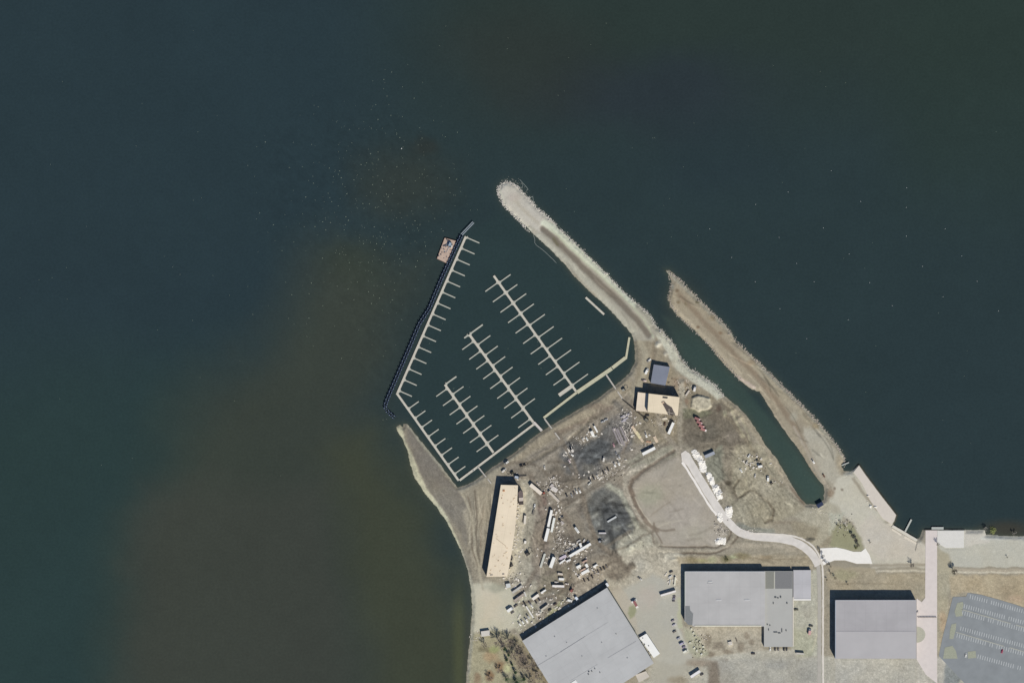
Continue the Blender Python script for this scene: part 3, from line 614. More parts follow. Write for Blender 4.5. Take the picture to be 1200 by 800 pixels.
# ------------------------------------------------------------------ water
vx = axis(-20, 1220, -3000, 4200, 3.0); vy = axis(-20, 820, -2500, 3300, 3.0)
WX, WY = np.meshgrid(vx, vy)
ww = 30 * fbm(WX, WY, 110, 900, 6); w2 = 26 * fbm(WX, WY, 90, 950, 6)
U = WX + ww; V = WY + w2
WC = np.zeros(WX.shape + (3,), np.float32); WC[:] = (44, 57, 62)
def wb(m, col):
    global WC
    WC = WC * (1 - m[..., None]) + np.array(col, np.float32) * m[..., None]
wb(sstep((520 - U) / 160), (43, 57, 65))
wb(sstep((V - 330) / 200) * sstep((400 - U) / 200), (44, 60, 62))
wb(sstep((U - 420) / 200) * sstep((230 - V) / 200) , (45, 56, 55))
wb(sstep(1.2 - np.hypot((U - 760) / 190, (V - 110) / 60)) * .8, (44, 52, 60))
wb(sstep(1.2 - np.hypot((U - 840) / 120, (V - 180) / 60)) * .5, (42, 54, 62))
wb(sstep(1.2 - np.hypot((U - 610) / 120, (V - 70) / 90)) * .5, (49, 53, 52))
wb(sstep((U - 1000) / 100) * sstep((300 - V) / 120) * .5, (45, 58, 55))
wb(sstep((U - 950) / 150) * sstep((V - 280) / 150) * .6, (44, 57, 63))
# silt plume west of the breakwater
plume = [(470,300),(400,272),(350,300),(322,350),(290,390),(240,430),(205,480),(165,540),(138,600),(128,700),(126,1000),(560,1000),(560,700),(520,610),(470,500),(455,470),(500,370),(520,300)]
wb(sstep(poly_sd(U, V, plume) / 120 + .38) * .85, (61, 65, 59))
wb(sstep(poly_sd(U, V, [(150,560),(400,560),(400,1000),(140,1000)]) / 60 + .4) * .35, (68, 67, 64))
wb(sstep(1.2 - np.hypot((U - 480) / 75, (V - 215) / 52)) * .6, (56, 60, 56))
wb(sstep(1.15 - np.hypot((U - 420) / 60, (V - 310) / 45)) * .5, (58, 64, 56))
wb(sstep(poly_sd(U, V, [(370,520),(440,480),(500,560),(548,660),(548,1000),(440,1000),(400,600)]) / 70 + .3) * .6, (66, 69, 55))
wb(sstep(1.25 - np.hypot((U - 500) / 16, (V - 175) / 12)) * .5, (48, 50, 48))
wb(sstep(1 - np.abs(WX - 538) / 13) * sstep((WY - 640) / 110) * .6, (84, 86, 62))
wb(sstep(1 - np.abs(WX - 548) / 6) * sstep((WY - 700) / 60) * .8, (58, 60, 58))
basin = poly_sd(WX, WY, [(462,466),(548,270),(590,240),(700,350),(742,395),(742,430),(690,475),(540,572)])
wb(sstep(basin / 14 + .2), (45, 59, 63))
chan = poly_sd(WX, WY, [(776,370),(800,374),(860,440),(925,515),(966,575),(962,588),(944,590),(905,530),(860,474),(800,420)])
wb(sstep(chan / 10 + .5), (57, 72, 71)); wb(sstep(chan / 10 + .5) * sstep((V - 470) / 110), (62, 78, 76))
wb(sstep(1.3 - np.hypot((WX - 800) / 32, (WY - 360) / 38)) * .5, (52, 58, 58))
wb(sstep(1.2 - np.hypot((WX - 1180) / 40, (WY - 620) / 14)) * .8, (66, 62, 56))
csd = -poly_sd(WX, WY, COAST)
wb(np.exp(-np.clip(csd, 0, 50) / 3.2) * .45, (84, 84, 72))
WC *= np.array((1.01, 1.02, .965), np.float32)
speck = sstep((poly_sd(U, V, [(300,150),(470,130),(560,200),(500,370),(440,480),(400,380),(330,300)]) + 30) / 60)
WC *= (1 + .03 * fbm(WX, WY, 60, 990, 4) + .02 * fbm(WX, WY, 9, 991, 2) + .06 * speck * fbm(WX, WY, 5, 993, 2))[..., None]
def wmat(N, L, b, a, tc):
    n = N.new('ShaderNodeTexNoise'); n.inputs['Scale'].default_value = .35; n.inputs['Detail'].default_value = 4; L.new(tc.outputs['Object'], n.inputs['Vector'])
    r = N.new('ShaderNodeMapRange'); r.inputs[1].default_value = .3; r.inputs[2].default_value = .7; r.inputs[3].default_value = .93; r.inputs[4].default_value = 1.07; L.new(n.outputs['Fac'], r.inputs[0])
    v = N.new('ShaderNodeVectorMath'); v.operation = 'SCALE'; L.new(a.outputs['Color'], v.inputs[0]); L.new(r.outputs[0], v.inputs['Scale']); L.new(v.outputs[0], b.inputs['Base Color'])
    bp = N.new('ShaderNodeBump'); bp.inputs['Strength'].default_value = .12; bp.inputs['Distance'].default_value = .25; L.new(n.outputs['Fac'], bp.inputs['Height']); L.new(bp.outputs[0], b.inputs['Normal'])
    b.inputs['IOR'].default_value = 1.33
WZ = np.zeros(WX.shape)
w = grid_mesh('water', WX, WY, WZ, WC, attr_mat('lake_water', .22, .35, wmat)); tag(w, kind='structure')

# floating specks
rr = random.Random(21); mb = MB(); n = 0
zone = [(330,140),(450,120),(540,170),(550,250),(515,310),(485,380),(440,440),(400,330),(320,300)]
while n < 460:
    px, py = rr.gauss(445, 62), rr.gauss(250, 75)
    if -poly_sd(np.array([px]), np.array([py]), COAST)[0] < 6: continue
    if not (280 < px < 560 and 60 < py < 430): continue
    if basin is not None and poly_sd(np.array([px]), np.array([py]), [(455,470),(530,270),(560,255),(742,395),(742,430),(540,572)])[0] > -8: continue
    r = rr.choice((.14, .18, .22, .26, .34)); x, y, _ = P(px, py); mb.rock(x, y, .03, r * 1.25, rr, .35); n += 1
for _ in range(120):
    px, py = rr.uniform(20, 1180), rr.uniform(20, 560)
    if poly_sd(np.array([px]), np.array([py]), COAST)[0] > -8: continue
    x, y, _ = P(px, py); mb.rock(x, y, .03, .28, rr, .35)
tag(mb.build('foam', mat((150, 160, 140), .8, .3, .5)), 'pale foam flecks and drifting specks scattered over the open water', 'foam', kind='stuff')
mbuoy = MB(); mbuoy.tube((0, 0, -.2), (0, 0, .35), .34, .34, 10); mbuoy.tube((0, 0, .35), (0, 0, .65), .34, .12, 10)
me_b = mbuoy.mesh('buoy', mat((225, 225, 220), .5, .03))
for qx, qy in ((748,400),(647,450),(571,479),(463,536),(626,556),(730,534),(817,472),(925,440),(924,486),(924,553),(1015,536),(515,603),(667,617),(790,595),(570,660),(708,660),(838,662),(962,624),(1054,600),(1090,659),(1010,695),(891,716),(1140,728),(628,723),(788,749),(691,793)):
    tag(link('buoy', me_b, None, P(600 + qx / 2, qy / 2, 0)), 'tiny white float on the open water east of the stone jetty', 'buoy', 'tiny white floats east of the jetty')
o = tag(link('buoy', me_b, None, P(470.5, 174, 0)), 'brightest white float, alone in the brown patch of water north of the barge', 'buoy'); o.scale = (1.9, 1.9, 1.9)

# ------------------------------------------------------------------ riprap and debris (stuff)
def along(pts, n, spread, seed, rlo, rhi, mb, zoff=0.0, inward=0.0):
    r = random.Random(seed); segs = list(zip(pts, pts[1:])); ls = [math.hypot(b[0] - a[0], b[1] - a[1]) for a, b in segs]; T = sum(ls)
    for _ in range(n):
        d = r.random() * T
        for (a, b), l in zip(segs, ls):
            if d <= l: break
            d -= l
        t = d / l; nx, ny = -(b[1] - a[1]) / l, (b[0] - a[0]) / l; s = r.gauss(inward, spread)
        px, py = a[0] + (b[0] - a[0]) * t + nx * s, a[1] + (b[1] - a[1]) * t + ny * s
        x, y, _ = P(px, py); rad = r.uniform(rlo, rhi)
        mb.rock(x, y, max(gz(px, py), -.35) + zoff + rad * .1, rad, r)
mb = MB()
along([(620,272),(606,256),(590,240),(583.5,226),(584,219.5),(588.5,214.7),(595,213.5),(603.5,216.5),(610,223),(620,233),(628,243),(645,257)], 520, 1.0, 1, .4, .95, mb, inward=0)
along([(645,257),(668,279.5),(696.5,306.5),(717.5,328.5),(735.5,346.5),(752,360),(763,371),(770,384)], 520, 1.1, 2, .35, .8, mb)
along([(770,384),(785,397.5),(797,419),(806.5,430.5),(835,448.5),(848.5,463.5)], 320, 1.5, 3, .35, .8, mb)
tag(mb.build('riprap', mat((196, 190, 180), .9, .08, .8)), 'pale armour stones along the edge of the long jetty', 'riprap', kind='stuff')
mb = MB()
along([(782,318),(794,324.8),(822.5,354),(850,381),(861,398),(897,432),(921,456),(958.5,493.5),(979.5,520),(990,537),(988,550)], 650, 1.0, 4, .4, .9, mb)
along([(783,323),(786,334),(783,350),(794,369),(830,403),(868,446)], 260, .9, 5, .35, .8, mb)
tag(mb.build('riprap', mat((172, 162, 150), .9, .12, .8)), 'brownish boulders lining the eastern spit of land', 'riprap', kind='stuff')
mb = MB()
along([(588,213),(597,210),(608,214),(618,226)], 60, 1.8, 6, .4, .7, mb, .1)
tag(mb.build('loose_rocks', mat((120, 120, 112), .9, .2, .8)), 'wet dark stones just breaking the water at the jetty tip', 'rocks', kind='stuff')
mb = MB(); r = random.Random(99)
def scatter(cx, cy, rx, ry, n, lo=.5, hi=1.4, h=.5):
    for _ in range(n):
        px, py = cx + r.gauss(0, rx), cy + r.gauss(0, ry); x, y, _ = P(px, py)
        mb.box(x, y, gz(px, py) - .1, r.uniform(lo, hi), r.uniform(lo * .6, hi * .7), r.uniform(.2, h) + .1, r.uniform(0, 3))
for q in ((648,568,5,6,70),(669,643,8,5,90),(660,655,7,4,40),(605,600,3,10,40),(603,560,5,4,20),(606,640,4,14,50),(600,676,8,3,30),(688,670,9,6,40),(735,505,7,9,60),(760,520,5,4,30),(725,545,6,4,25),(708,556,9,4,40),
          (680,515,6,4,25),(652,575,7,4,40),(670,700,5,5,30),(655,630,4,6,50),(820,753,6,8,40),(882,542,8,6,40),(790,676,4,5,20),(640,720,10,6,40),(612,735,6,5,20),(845,620,5,6,45),(878,622,8,2,40),(735,492,6,6,60),(560,745,6,4,30),(905,567,5,3,15),(800,455,8,6,40),(775,495,8,5,30),(792,478,3,8,30),(1018,590,4,6,16),(958,598,5,4,20),(986,612,6,5,40)):
    scatter(*q)
for q in ((650,567,5,6,14),(672,643,8,5,46),(688,668,9,5,28),(650,600,5,10,14),(606,690,9,6,14),(618,728,8,4,10),(648,714,8,4,10),(700,556,12,4,16),(668,530,4,6,12),(786,678,4,6,10),(637,650,5,8,8),(605,605,2,16,20),(640,690,12,6,10),(625,712,12,7,12),(742,508,6,8,14),(735,488,5,4,10),(655,618,5,10,12),(607,655,3,12,16),(883,545,7,6,14),(694,508,12,3,10),(660,705,10,4,10),(724,540,5,5,8)):
    scatter(*q, 1.2, 3.0, 1.0)
tag(mb.build('debris', mat((214, 206, 194), .85, .25, .35)), 'small boards, blocks and scrap strewn about the building yard', 'debris', kind='stuff')
mb = MB(); r = random.Random(98)
for q in ((648,568,6,6,30),(669,643,8,5,50),(604,600,3,12,24),(735,505,7,9,20),(688,670,9,5,24),(820,753,6,8,30),(882,545,9,8,24),(655,630,4,7,22),(640,720,10,6,24),(710,556,12,6,24),(600,676,9,3,20),(775,492,9,6,20),(988,616,7,6,40),(846,620,5,5,20),(795,455,8,6,20)):
    scatter(*q)
tag(mb.build('dark_debris', mat((72, 66, 60), .85, .3, .35)), 'small dark scrap and stones among the pale rubbish of the yard', 'debris', kind='stuff')

mb = MB(); r = random.Random(77)
for w_ in WHITE:
    x0 = min(p[0] for p in w_); x1 = max(p[0] for p in w_); y0 = min(p[1] for p in w_); y1 = max(p[1] for p in w_)
    for _ in range(int((x1 - x0) * (y1 - y0) * 1.1)):
        px, py = r.uniform(x0, x1), r.uniform(y0, y1)
        if poly_sd(np.array([px]), np.array([py]), w_)[0] > -.8: x, y, _ = P(px, py); mb.rock(x, y, max(gz(px, py), 1.75), r.uniform(.7, 1.6), r, .3)
tag(mb.build('white_rubble', mat((238, 233, 224), .9, .05, .8)), 'white broken stone heaped along the new concrete road', 'rubble', kind='stuff')
# ------------------------------------------------------------------ docks
m_dock = mat((196, 190, 176), .85, .08, .5, name='dock_concrete'); m_dock2 = mat((190, 186, 160), .85, .08, .5); m_fing = mat((176, 176, 164), .85, .08, .5)
def dock(label, a, b, width, fingers, fw=1.35, group='floating docks of the marina', m=m_dock, extra=()):
    ax, ay, _ = P(*a); bx, by, _ = P(*b); d = Vector((bx - ax, by - ay, 0)); L_ = d.length; ang = math.atan2(d.y, d.x)
    t = thing('floating_dock', label, 'dock', (ax, ay, 0), ang, group)
    mb = MB(); k = max(1, int(L_ / 12)); rj = random.Random(int(a[0]))
    for i in range(k):
        mb.box(L_ * (i + .5) / k, 0, -.25, L_ / k - .12, width, .95 + rj.uniform(0, .03))
    mb.build('walkway', m, t)
    c, s = math.cos(-ang), math.sin(-ang)
    for f in fingers:
        fx, fy = f[0], f[1]; w = f[2] if len(f) > 2 else fw
        x, y, _ = P(fx, fy); x -= ax; y -= ay; u = x * c - y * s; v = x * s + y * c
        sg = 1 if v > 0 else -1; v0 = sg * (width / 2 + .03)
        mb = MB()
        L2 = abs(v - v0); mb.box(u, (v + v0) / 2, -.2, w, L2, .82)
        # flared foot where the finger meets the walkway
        mb.prism([(u - 2.1, v0 + sg * .01), (u - w / 2 - .02, v0 + sg * 1.8), (u - w / 2 - .02, v0 + sg * .01)], -.1, .58)
        mb.prism([(u + 2.1, v0 + sg * .01), (u + w / 2 + .02, v0 + sg * 1.8), (u + w / 2 + .02, v0 + sg * .01)], -.1, .58)
        mb.build('finger_pier', m if w > 3 else m_fing, t)
    return t
def seq(p, q, n): return [(p[0] + (q[0] - p[0]) * i / (n - 1), p[1] + (q[1] - p[1]) * i / (n - 1)) for i in range(n)]
dock('long pale dock beside the breakwater with fifteen short piers on its east side', (546,277), (465.8,460.5), 2.6, seq((561.8,284.8), (482.7,464.2), 15))
dock('pale dock along the southwest side of the basin with eight short piers', (464.8,460.3), (537.5,562.8), 2.5, seq((490.7,470.2), (545.3,546.0), 8))
dock('smallest of the three central docks, nearest the breakwater', (521.3,450.3), (578.2,530), 2.7, [(534.8,441,1.8), (543.2,452.7),(551.3,464),(559.5,475.4),(567.5,486.7),(575.8,498),(584,509.5)] + seq((511.2,464.3),(558.5,529),7))
dock('middle of the three central docks, with piers on both sides', (549.8,391.6), (627.5,498), 2.8, [(565.7,380.3,1.8),(544,396,1.8)] + seq((574.6,393),(626.8,466.8),7) + seq((541.7,409.5),(607.2,501),9))
dock('easternmost and longest of the three central docks, with a wide platform near its south end', (578.6,323), (675,458.3), 2.6, [(598.3,321.6),(606.2,333.3),(616.6,344),(625.6,356),(638.5,368.2),(648.8,382.5),(658.7,396),(669.2,409.8),(679,424),(689,438)] + seq((568.7,341.5),(648.5,451.2),10) + [(655,463,4.2)])
dock('pale dock along the southern corner of the basin', (538.5,562.6), (625.5,497), 2.5, [])
dock('cream dock along the southeast side of the basin, narrow western half', (637,489.5), (676,459.5), 2.8, [], m=m_dock2)
t = dock('cream dock along the southeast side of the basin, wide eastern half', (676.3,459.6), (717,431.5), 4.4, [], m=m_dock2)
t = dock('short bent cream dock in the east corner of the basin, below the jetty', (717.5,431), (733,419), 4.0, [], m=m_dock2)
dock('thin cream dock pointing north along the east shore of the basin', (733.5,420.5), (737.6,395), 2.4, [], m=m_dock2)
dock('lone pale float moored beside the stone jetty', (686.3,348.4), (708,368.4), 2.4, [], group='floating docks of the marina')
mgang = mat((188, 182, 172), .7, .06, .6); mrail = mat((150, 148, 140), .6, .05)
def gangway(label, a, b, w=1.6, z0=.9, z1=2.0, m=mgang, cat='gangway'):
    ax, ay, _ = P(*a); bx, by, _ = P(*b); L_ = math.hypot(bx - ax, by - ay)
    t = thing('gangway', label, cat, (ax, ay, 0), math.atan2(by - ay, bx - ax), 'gangways from the docks to the shore')
    MB().add([(0, -w/2, z0 - .2), (L_, -w/2, z1 - .2), (L_, w/2, z1 - .2), (0, w/2, z0 - .2), (0, -w/2, z0), (L_, -w/2, z1), (L_, w/2, z1), (0, w/2, z0)], [(3,2,1,0),(4,5,6,7),(0,1,5,4),(1,2,6,5),(2,3,7,6),(3,0,4,7)]).build('deck', m, t)
    for s in (-1, 1):
        mb = MB(); mb.tube((0, s * w / 2, z0 + 1), (L_, s * w / 2, z1 + 1), .06)
        for k in range(int(L_ / 2) + 1):
            q = k * 2 / L_; mb.tube((k * 2, s * w / 2, z0 + (z1 - z0) * q - .1), (k * 2, s * w / 2, z0 + (z1 - z0) * q + 1), .05)
        mb.build('handrail', mrail, t)
gangway('gangway beside the tan unfinished building, joining the southern dock to the shore', (560,546.5), (575.5,566))
gangway('gangway from the corner of the narrow cream dock to the shore', (638,490.5), (656,514.5), 1.8)
gangway('gangway from the wide cream dock toward the flat tan building', (710.3,438.9), (729,466.5), 1.8)
gangway('short wide white ramp at the foot of the middle dock', (625.5,494.5), (635,504.5), 3.0, m=mat((214, 206, 198), .7, .05))
t = thing('small_boat', 'tiny white boat tied to the southern dock near its gangway', 'boat', P(554.8,551,0), .6)
MB().add([(-1.8,-.75,.7),(1,-.75,.7),(2.1,0,.8),(1,.75,.7),(-1.8,.75,.7),(-1.6,-.5,-.1),(.9,-.5,-.1),(1.6,0,-.05),(.9,.5,-.1),(-1.6,.5,-.1)], [(0,1,2,3,4),(9,8,7,6,5),(0,5,6,1),(1,6,7,2),(2,7,8,3),(3,8,9,4),(4,9,5,0)]).build('hull', mat((228,226,220), .4, .03), t)
MB().box(-.2, 0, .72, 1.1, .9, .55, 0, .8).build('cabin', mat((120,130,138), .3, .03), t)

# breakwater: two rows of pipe piles tied together, shadow painted in as navy
bw = [(541,275.5),(533,292),(516,330),(502.8,362),(491.5,379.5),(480.8,405),(471.8,426),(462.8,447),(454,467.5),(451,476.5),(455,483),(463,489.5)]
t = thing('breakwater', 'double row of steel piles, navy with painted-in shade, sheltering the west side of the marina', 'breakwater', P(*bw[0], 0))
o0 = P(*bw[0])
mn = mat((66, 76, 100), .6, .15, .5); mcap = mat((136, 148, 172), .5, .15, .9); mtie = mat((70, 80, 104), .6, .15, .8)  # dark navy of walls, piles and ties stands in for shadow
me_pile = MB().tube((0, 0, -3), (0, 0, 2.9), .55, .55, 10).tube((0, 0, 2.9), (0, 0, 3.15), .5, .36, 10).mesh('pile', mn)
me_pile.materials.append(mcap)
for f_ in list(me_pile.polygons)[12:]: f_.material_index = 1
tot = sum(math.hypot(b[0]-a[0], b[1]-a[1]) for a, b in zip(bw, bw[1:]))
def bw_at(d):
    for a, b in zip(bw, bw[1:]):
        l = math.hypot(b[0]-a[0], b[1]-a[1])
        if d <= l: break
        d -= l
    q = min(1, d / l); return a[0] + (b[0]-a[0]) * q, a[1] + (b[1]-a[1]) * q, -(b[1]-a[1]) / l, (b[0]-a[0]) / l
for side in (-1.5, 1.5):
    mb = MB(); Lf = []
    for i in range(61):
        x_, y_, nx, ny = bw_at(tot * i / 60); Lf.append((x_ + nx * side, y_ + ny * side))
    m_ = MB(); ribbon(m_, Lf, .5, -3, 1.6, .05, 3, 30.0); m_.v = [(v_[0] - o0[0], v_[1] - o0[1], v_[2]) for v_ in m_.v]
    m_.build('pile_wall', mn, t)
    for i in range(49):
        x_, y_, nx, ny = bw_at(tot * (i + .5) / 49); x, y, _ = P(x_ + nx * side, y_ + ny * side); link('pile', me_pile, t, (x - o0[0], y - o0[1], 0))
me_tie = MB().tube((-1.5, 0, 2.45), (1.5, 0, 2.45), .3, .3, 8).mesh('cross_tie', mtie)
for i in range(48):
    x_, y_, nx, ny = bw_at(tot * (i + 1) / 49); x, y, _ = P(x_, y_); link('cross_tie', me_tie, t, (x - o0[0], y - o0[1], 0), math.atan2(-ny, nx))
ax, ay, _ = P(541,275); t = thing('walkway_frame', 'pair of thin pale beams reaching northeast from the end of the breakwater', 'walkway', (ax, ay, 0), math.atan2(14.5, 13.8))
for s in (-1, 1):
    MB().box(10, s * .95, 1.6, 20, .6, .4).build('beam', mat((176, 184, 190), .6, .05), t)
for k in range(8): MB().box(1.2 + k * 2.5, 0, 1.5, .3, 1.3, .3).build('cross_tie', mtie, t)
for k in (2, 10, 18): MB().tube((k, 0, -3), (k, 0, 1.5), .4).build('pile', mn, t)

# barge with a crane
t = thing('barge', 'tan work barge tied to the north end of the breakwater', 'barge', P(522.5,293,0), math.radians(65))
cor = [P(*q) for q in ((521,278.5),(534.5,282),(523,308.5),(511.8,303.3))]; c0 = Vector(P(522.5, 293))
M_ = Matrix.Rotation(-math.radians(65), 3, 'Z'); cl = [tuple((M_ @ (Vector(q) - c0))[:2]) for q in cor]
MB().prism(cl, -.8, 1.3).build('hull', mat((96, 72, 60), .8, .1), t)
cc = [(x * .97, y * .96) for x, y in cl]
MB().prism(cc, 1.3, 1.42).build('deck', mat((186, 164, 148), .85, .12, .3), t)
rb = random.Random(5)
for _ in range(26): MB().box(0, 0, 1.423, rb.uniform(.6, 2), rb.uniform(.4, 1.2), rb.uniform(.3, 1)).build('deck_gear', mat((104, 100, 104), .8, .25, .3), t, (rb.uniform(-11, 12), rb.uniform(-4.8, 4.8), 0), rb.uniform(0, 3))
for _ in range(12): MB().box(0, 0, 1.424, rb.uniform(.6, 2.4), rb.uniform(.5, 1.3), rb.uniform(.3, 1.2)).build('deck_crate', mat((208, 212, 214), .7, .1, .3), t, (rb.uniform(-2, 11), rb.uniform(-4.5, 4.5), 0), rb.uniform(0, 3))
def crane(label, px, py, ang, boomL, cbody, cboom, z, boomz=6, scale=1.0, grp=None):
    t = thing('crawler_crane', label, 'crane', P(px, py, z), math.radians(ang), grp)
    for s in (-1, 1): MB().box(0, s * 1.6, 0, 5, .9, 1.1, 0, .9).build('track', mat((50,48,46), .9, .1), t)
    h = MB().box(-.6, 0, 1.1, 4.6, 2.8, 1.9, 0, .94).build('engine_house', mat(cbody, .6, .08), t)
    MB().box(1.9, .9, 1.1, 1.5, 1.2, 2.1, 0, .9).build('cab', mat((60,72,84), .3, .05), t)
    mb = MB(); r_ = .55
    for a_, b_ in ((-1,-1),(1,-1),(1,1),(-1,1)):
        mb.tube((1.5, a_ * r_, 2 + b_ * r_), (boomL, a_ * .25, boomz + b_ * .25), .16, .12, 6)
    for k in range(int(boomL / 1.6)):
        q = k * 1.6 / boomL; w_ = r_ * (1 - q) + .25 * q; x = 1.5 + (boomL - 1.5) * q; zz = 2 + (boomz - 2) * q; w2_ = w_ * (1 if k % 2 else -1)
        x2 = x + 1.5 * (boomL - 1.5) / boomL
        mb.tube((x, -w2_, zz + w_), (x2, w2_, zz + w_), .09, None, 5); mb.tube((x, -w2_, zz - w_), (x2, w2_, zz - w_), .09, None, 5)
    mb.build('boom', mat(cboom, .6, .08), t); return t
crane('blue-grey crane standing on the tan barge', 527, 287, 245, 10, (150,166,180), (96,110,128), 1.42, 7)
crane('dark crane south of the flat tan building, its long boom lowered toward the gangway', 757.2, 491.5, 140, 36, (120,116,104), (66,60,54), gz(757, 491.5), 1.2)
crane('small crane at the northeast corner of the long unfinished building, pale blue body', 606, 558.8, -8, 13, (176,184,196), (120,110,96), gz(606, 559), 3.5)
# silt curtains
mcur = mat((150, 156, 150), .8, .05)
def curtain(label, pts):
    mb = MB(); q = [Vector(P(*p, .05)) for p in pts]; o = q[0]
    for a, b in zip(q, q[1:]): mb.tube(a - o, b - o, .22, .22, 6)
    tag(mb.build('floating_boom', mcur, None, o), label, 'floating boom', 'floating silt booms at the jetty')
curtain('thin floating line hanging off the southwest side of the jetty', smooth([(624.8,275),(626.8,280),(626.5,286),(636,292.5),(645,301),(652,308)], 1))
curtain('crooked floating line off the very tip of the jetty', smooth([(609,210.5),(612.5,214),(612.8,218),(609.5,221.5)], 1))
curtain('short hooked floating line northeast of the jetty tip', smooth([(612.8,214.5),(616,218),(619.4,222.5),(617,222.8)], 1))
curtain('small peaked floating line beside the jetty, south of its tip', smooth([(620,232.5),(624.3,230),(625.5,240.5)], 0))

# ------------------------------------------------------------------ buildings
def poly_building(name, label, key, h, roof_rgb, wall_rgb, rib=None, parapet=None, group=None, rough=.75, over=.0, thick=.35, z0=1.2, cat='building'):
    poly = B[key]; cx = sum(p[0] for p in poly) / len(poly); cy = sum(p[1] for p in poly) / len(poly)
    o = P(cx, cy, 0); pl = [(P(*p)[0] - o[0], P(*p)[1] - o[1]) for p in poly]
    t = thing(name, label, cat, (o[0], o[1], z0), 0, group)
    MB().prism([(x * .997, y * .997) for x, y in pl], 0, h - z0 - thick).build('wall', mat(wall_rgb, .8, .06, .3), t)
    roof = MB().prism(pl, h - z0 - thick, h - z0).build('roof', mat(roof_rgb, rough, .03, .12, rib=rib), t)
    n = len(pl)
    # doors and windows on the walls, seen from the side
    ar = sum(pl[i][0]*pl[(i+1)%n][1]-pl[(i+1)%n][0]*pl[i][1] for i in range(n)); sg = 1 if ar > 0 else -1
    for i in range(n):
        a = Vector((*pl[i], 0)); b = Vector((*pl[(i + 1) % n], 0)); l = (b - a).length
        if l < 12: continue
        d = (b - a) / l; nrm = Vector((d.y, -d.x, 0)) * sg; ang = math.atan2(d.y, d.x); k = max(1, int(l / 16))
        for j in range(k):
            c_ = a * .997 + (b - a) * .997 * ((j + .5) / k) + nrm * .04
            if j % 2: MB().box(0, 0, 2, 3, .14, 1.2).build('window', mat((70,84,96), .2, .05), t, (c_.x, c_.y, 0), ang)
            else: MB().box(0, 0, .4, 3.4, .14, min(3.6, h - z0 - 1.2)).build('door', mat((120,122,124), .5, .06), t, (c_.x, c_.y, 0), ang)
    if parapet:
        for ed, w_, ph, col in parapet:
            a = Vector(P(*ed[0])) - Vector((o[0], o[1], 0)); b = Vector(P(*ed[1])) - Vector((o[0], o[1], 0)); d = b - a
            MB().box(0, 0, 0, d.length, w_, ph).build('parapet', mat(col, .7, .04), t, ((a.x + b.x) / 2, (a.y + b.y) / 2, h - z0 + .003), math.atan2(d.y, d.x))
    return t, roof, Vector((o[0], o[1], z0))
def on(t, o, h, name, px, py, sx, sy, sz, ang, rgb, rough=.7, top=1.0, parent=None):
    x, y, _ = P(px, py)
    return MB().box(0, 0, 0, sx, sy, sz, 0, top).build(name, mat(rgb, rough, .08), parent or t, (x - o.x, y - o.y, h - o.z + .003), math.radians(ang))

t, roof, o = poly_building('unfinished_building', 'long tan unfinished building with a plywood-covered top, beside the western shore', 'wood', 10.9, (232, 216, 190), (150, 140, 126), rib=(10, 2.4, .012))
on(t, o, 10.9, 'roof_opening', 611.3, 580, 5.6, 8.5, .06, -4, (94,84,82)) if False else None
for q in ((590.3,574.3,2.4,2,.5,(176,128,92)),(588,583,.8,1.6,.3,(150,120,96)),(589.5,589,.7,1.4,.3,(150,120,96)),(601.5,670,2,.8,.6,(120,108,96)),(584,656,1.4,1.4,.3,(168,150,126)),(576,673,3,1.2,.5,(170,160,146)),(590,672,2.5,1.2,.6,(160,150,140))):
    on(t, o, 10.9, 'roof_gear', q[0], q[1], q[2], q[3], q[4], 0, q[5])
on(t, o, 10.9, 'joint_strip', 587, 634.5, 14, .5, .12, -38, (176,156,130))
rr2 = random.Random(4)
for _ in range(70):
    px, py = rr2.uniform(572, 606), rr2.uniform(570, 674)
    if poly_sd(np.array([px]), np.array([py]), B['wood'])[0] > 1.5:
        x, y, _ = P(px, py); MB().box(0, 0, 0, rr2.uniform(.8, 2.4), rr2.uniform(.3, 1.0), .25).build('loose_board', mat((206, 184, 154), .8, .2, .3), t, (x - o.x, y - o.y, 9.703), rr2.uniform(0, 3))
# roof opening with machinery beside the tan deck
t = thing('stair_tower', 'dark-roofed stair tower with a pale band, northeast side of the long tan building', 'tower', P(610.5,583.5,1.3), math.radians(-86))
MB().box(0, 0, 0, 15, 5.2, 6.5).build('wall', mat((136,124,114), .8, .08), t)
MB().add([(-7.5,-2.7,6.5),(-1.5,-2.7,6.5),(-1.5,2.7,6.5),(-7.5,2.7,6.5),(-9.5,0,7.4)], []).prism([(-9.8,0),(-7,-2.8),(-1.6,-2.8),(-1.6,2.8),(-7,2.8)], 6.5, 7.2).build('roof', mat((110,98,96), .8, .1), t)
MB().box(1.0, 0, 6.5, 4.2, 5, .9).build('roof_band', mat((196,184,172), .8, .1), t)
MB().box(5.2, 0, 6.5, 3.6, 5.2, .4).build('rear_roof', mat((74,66,64), .8, .1), t)

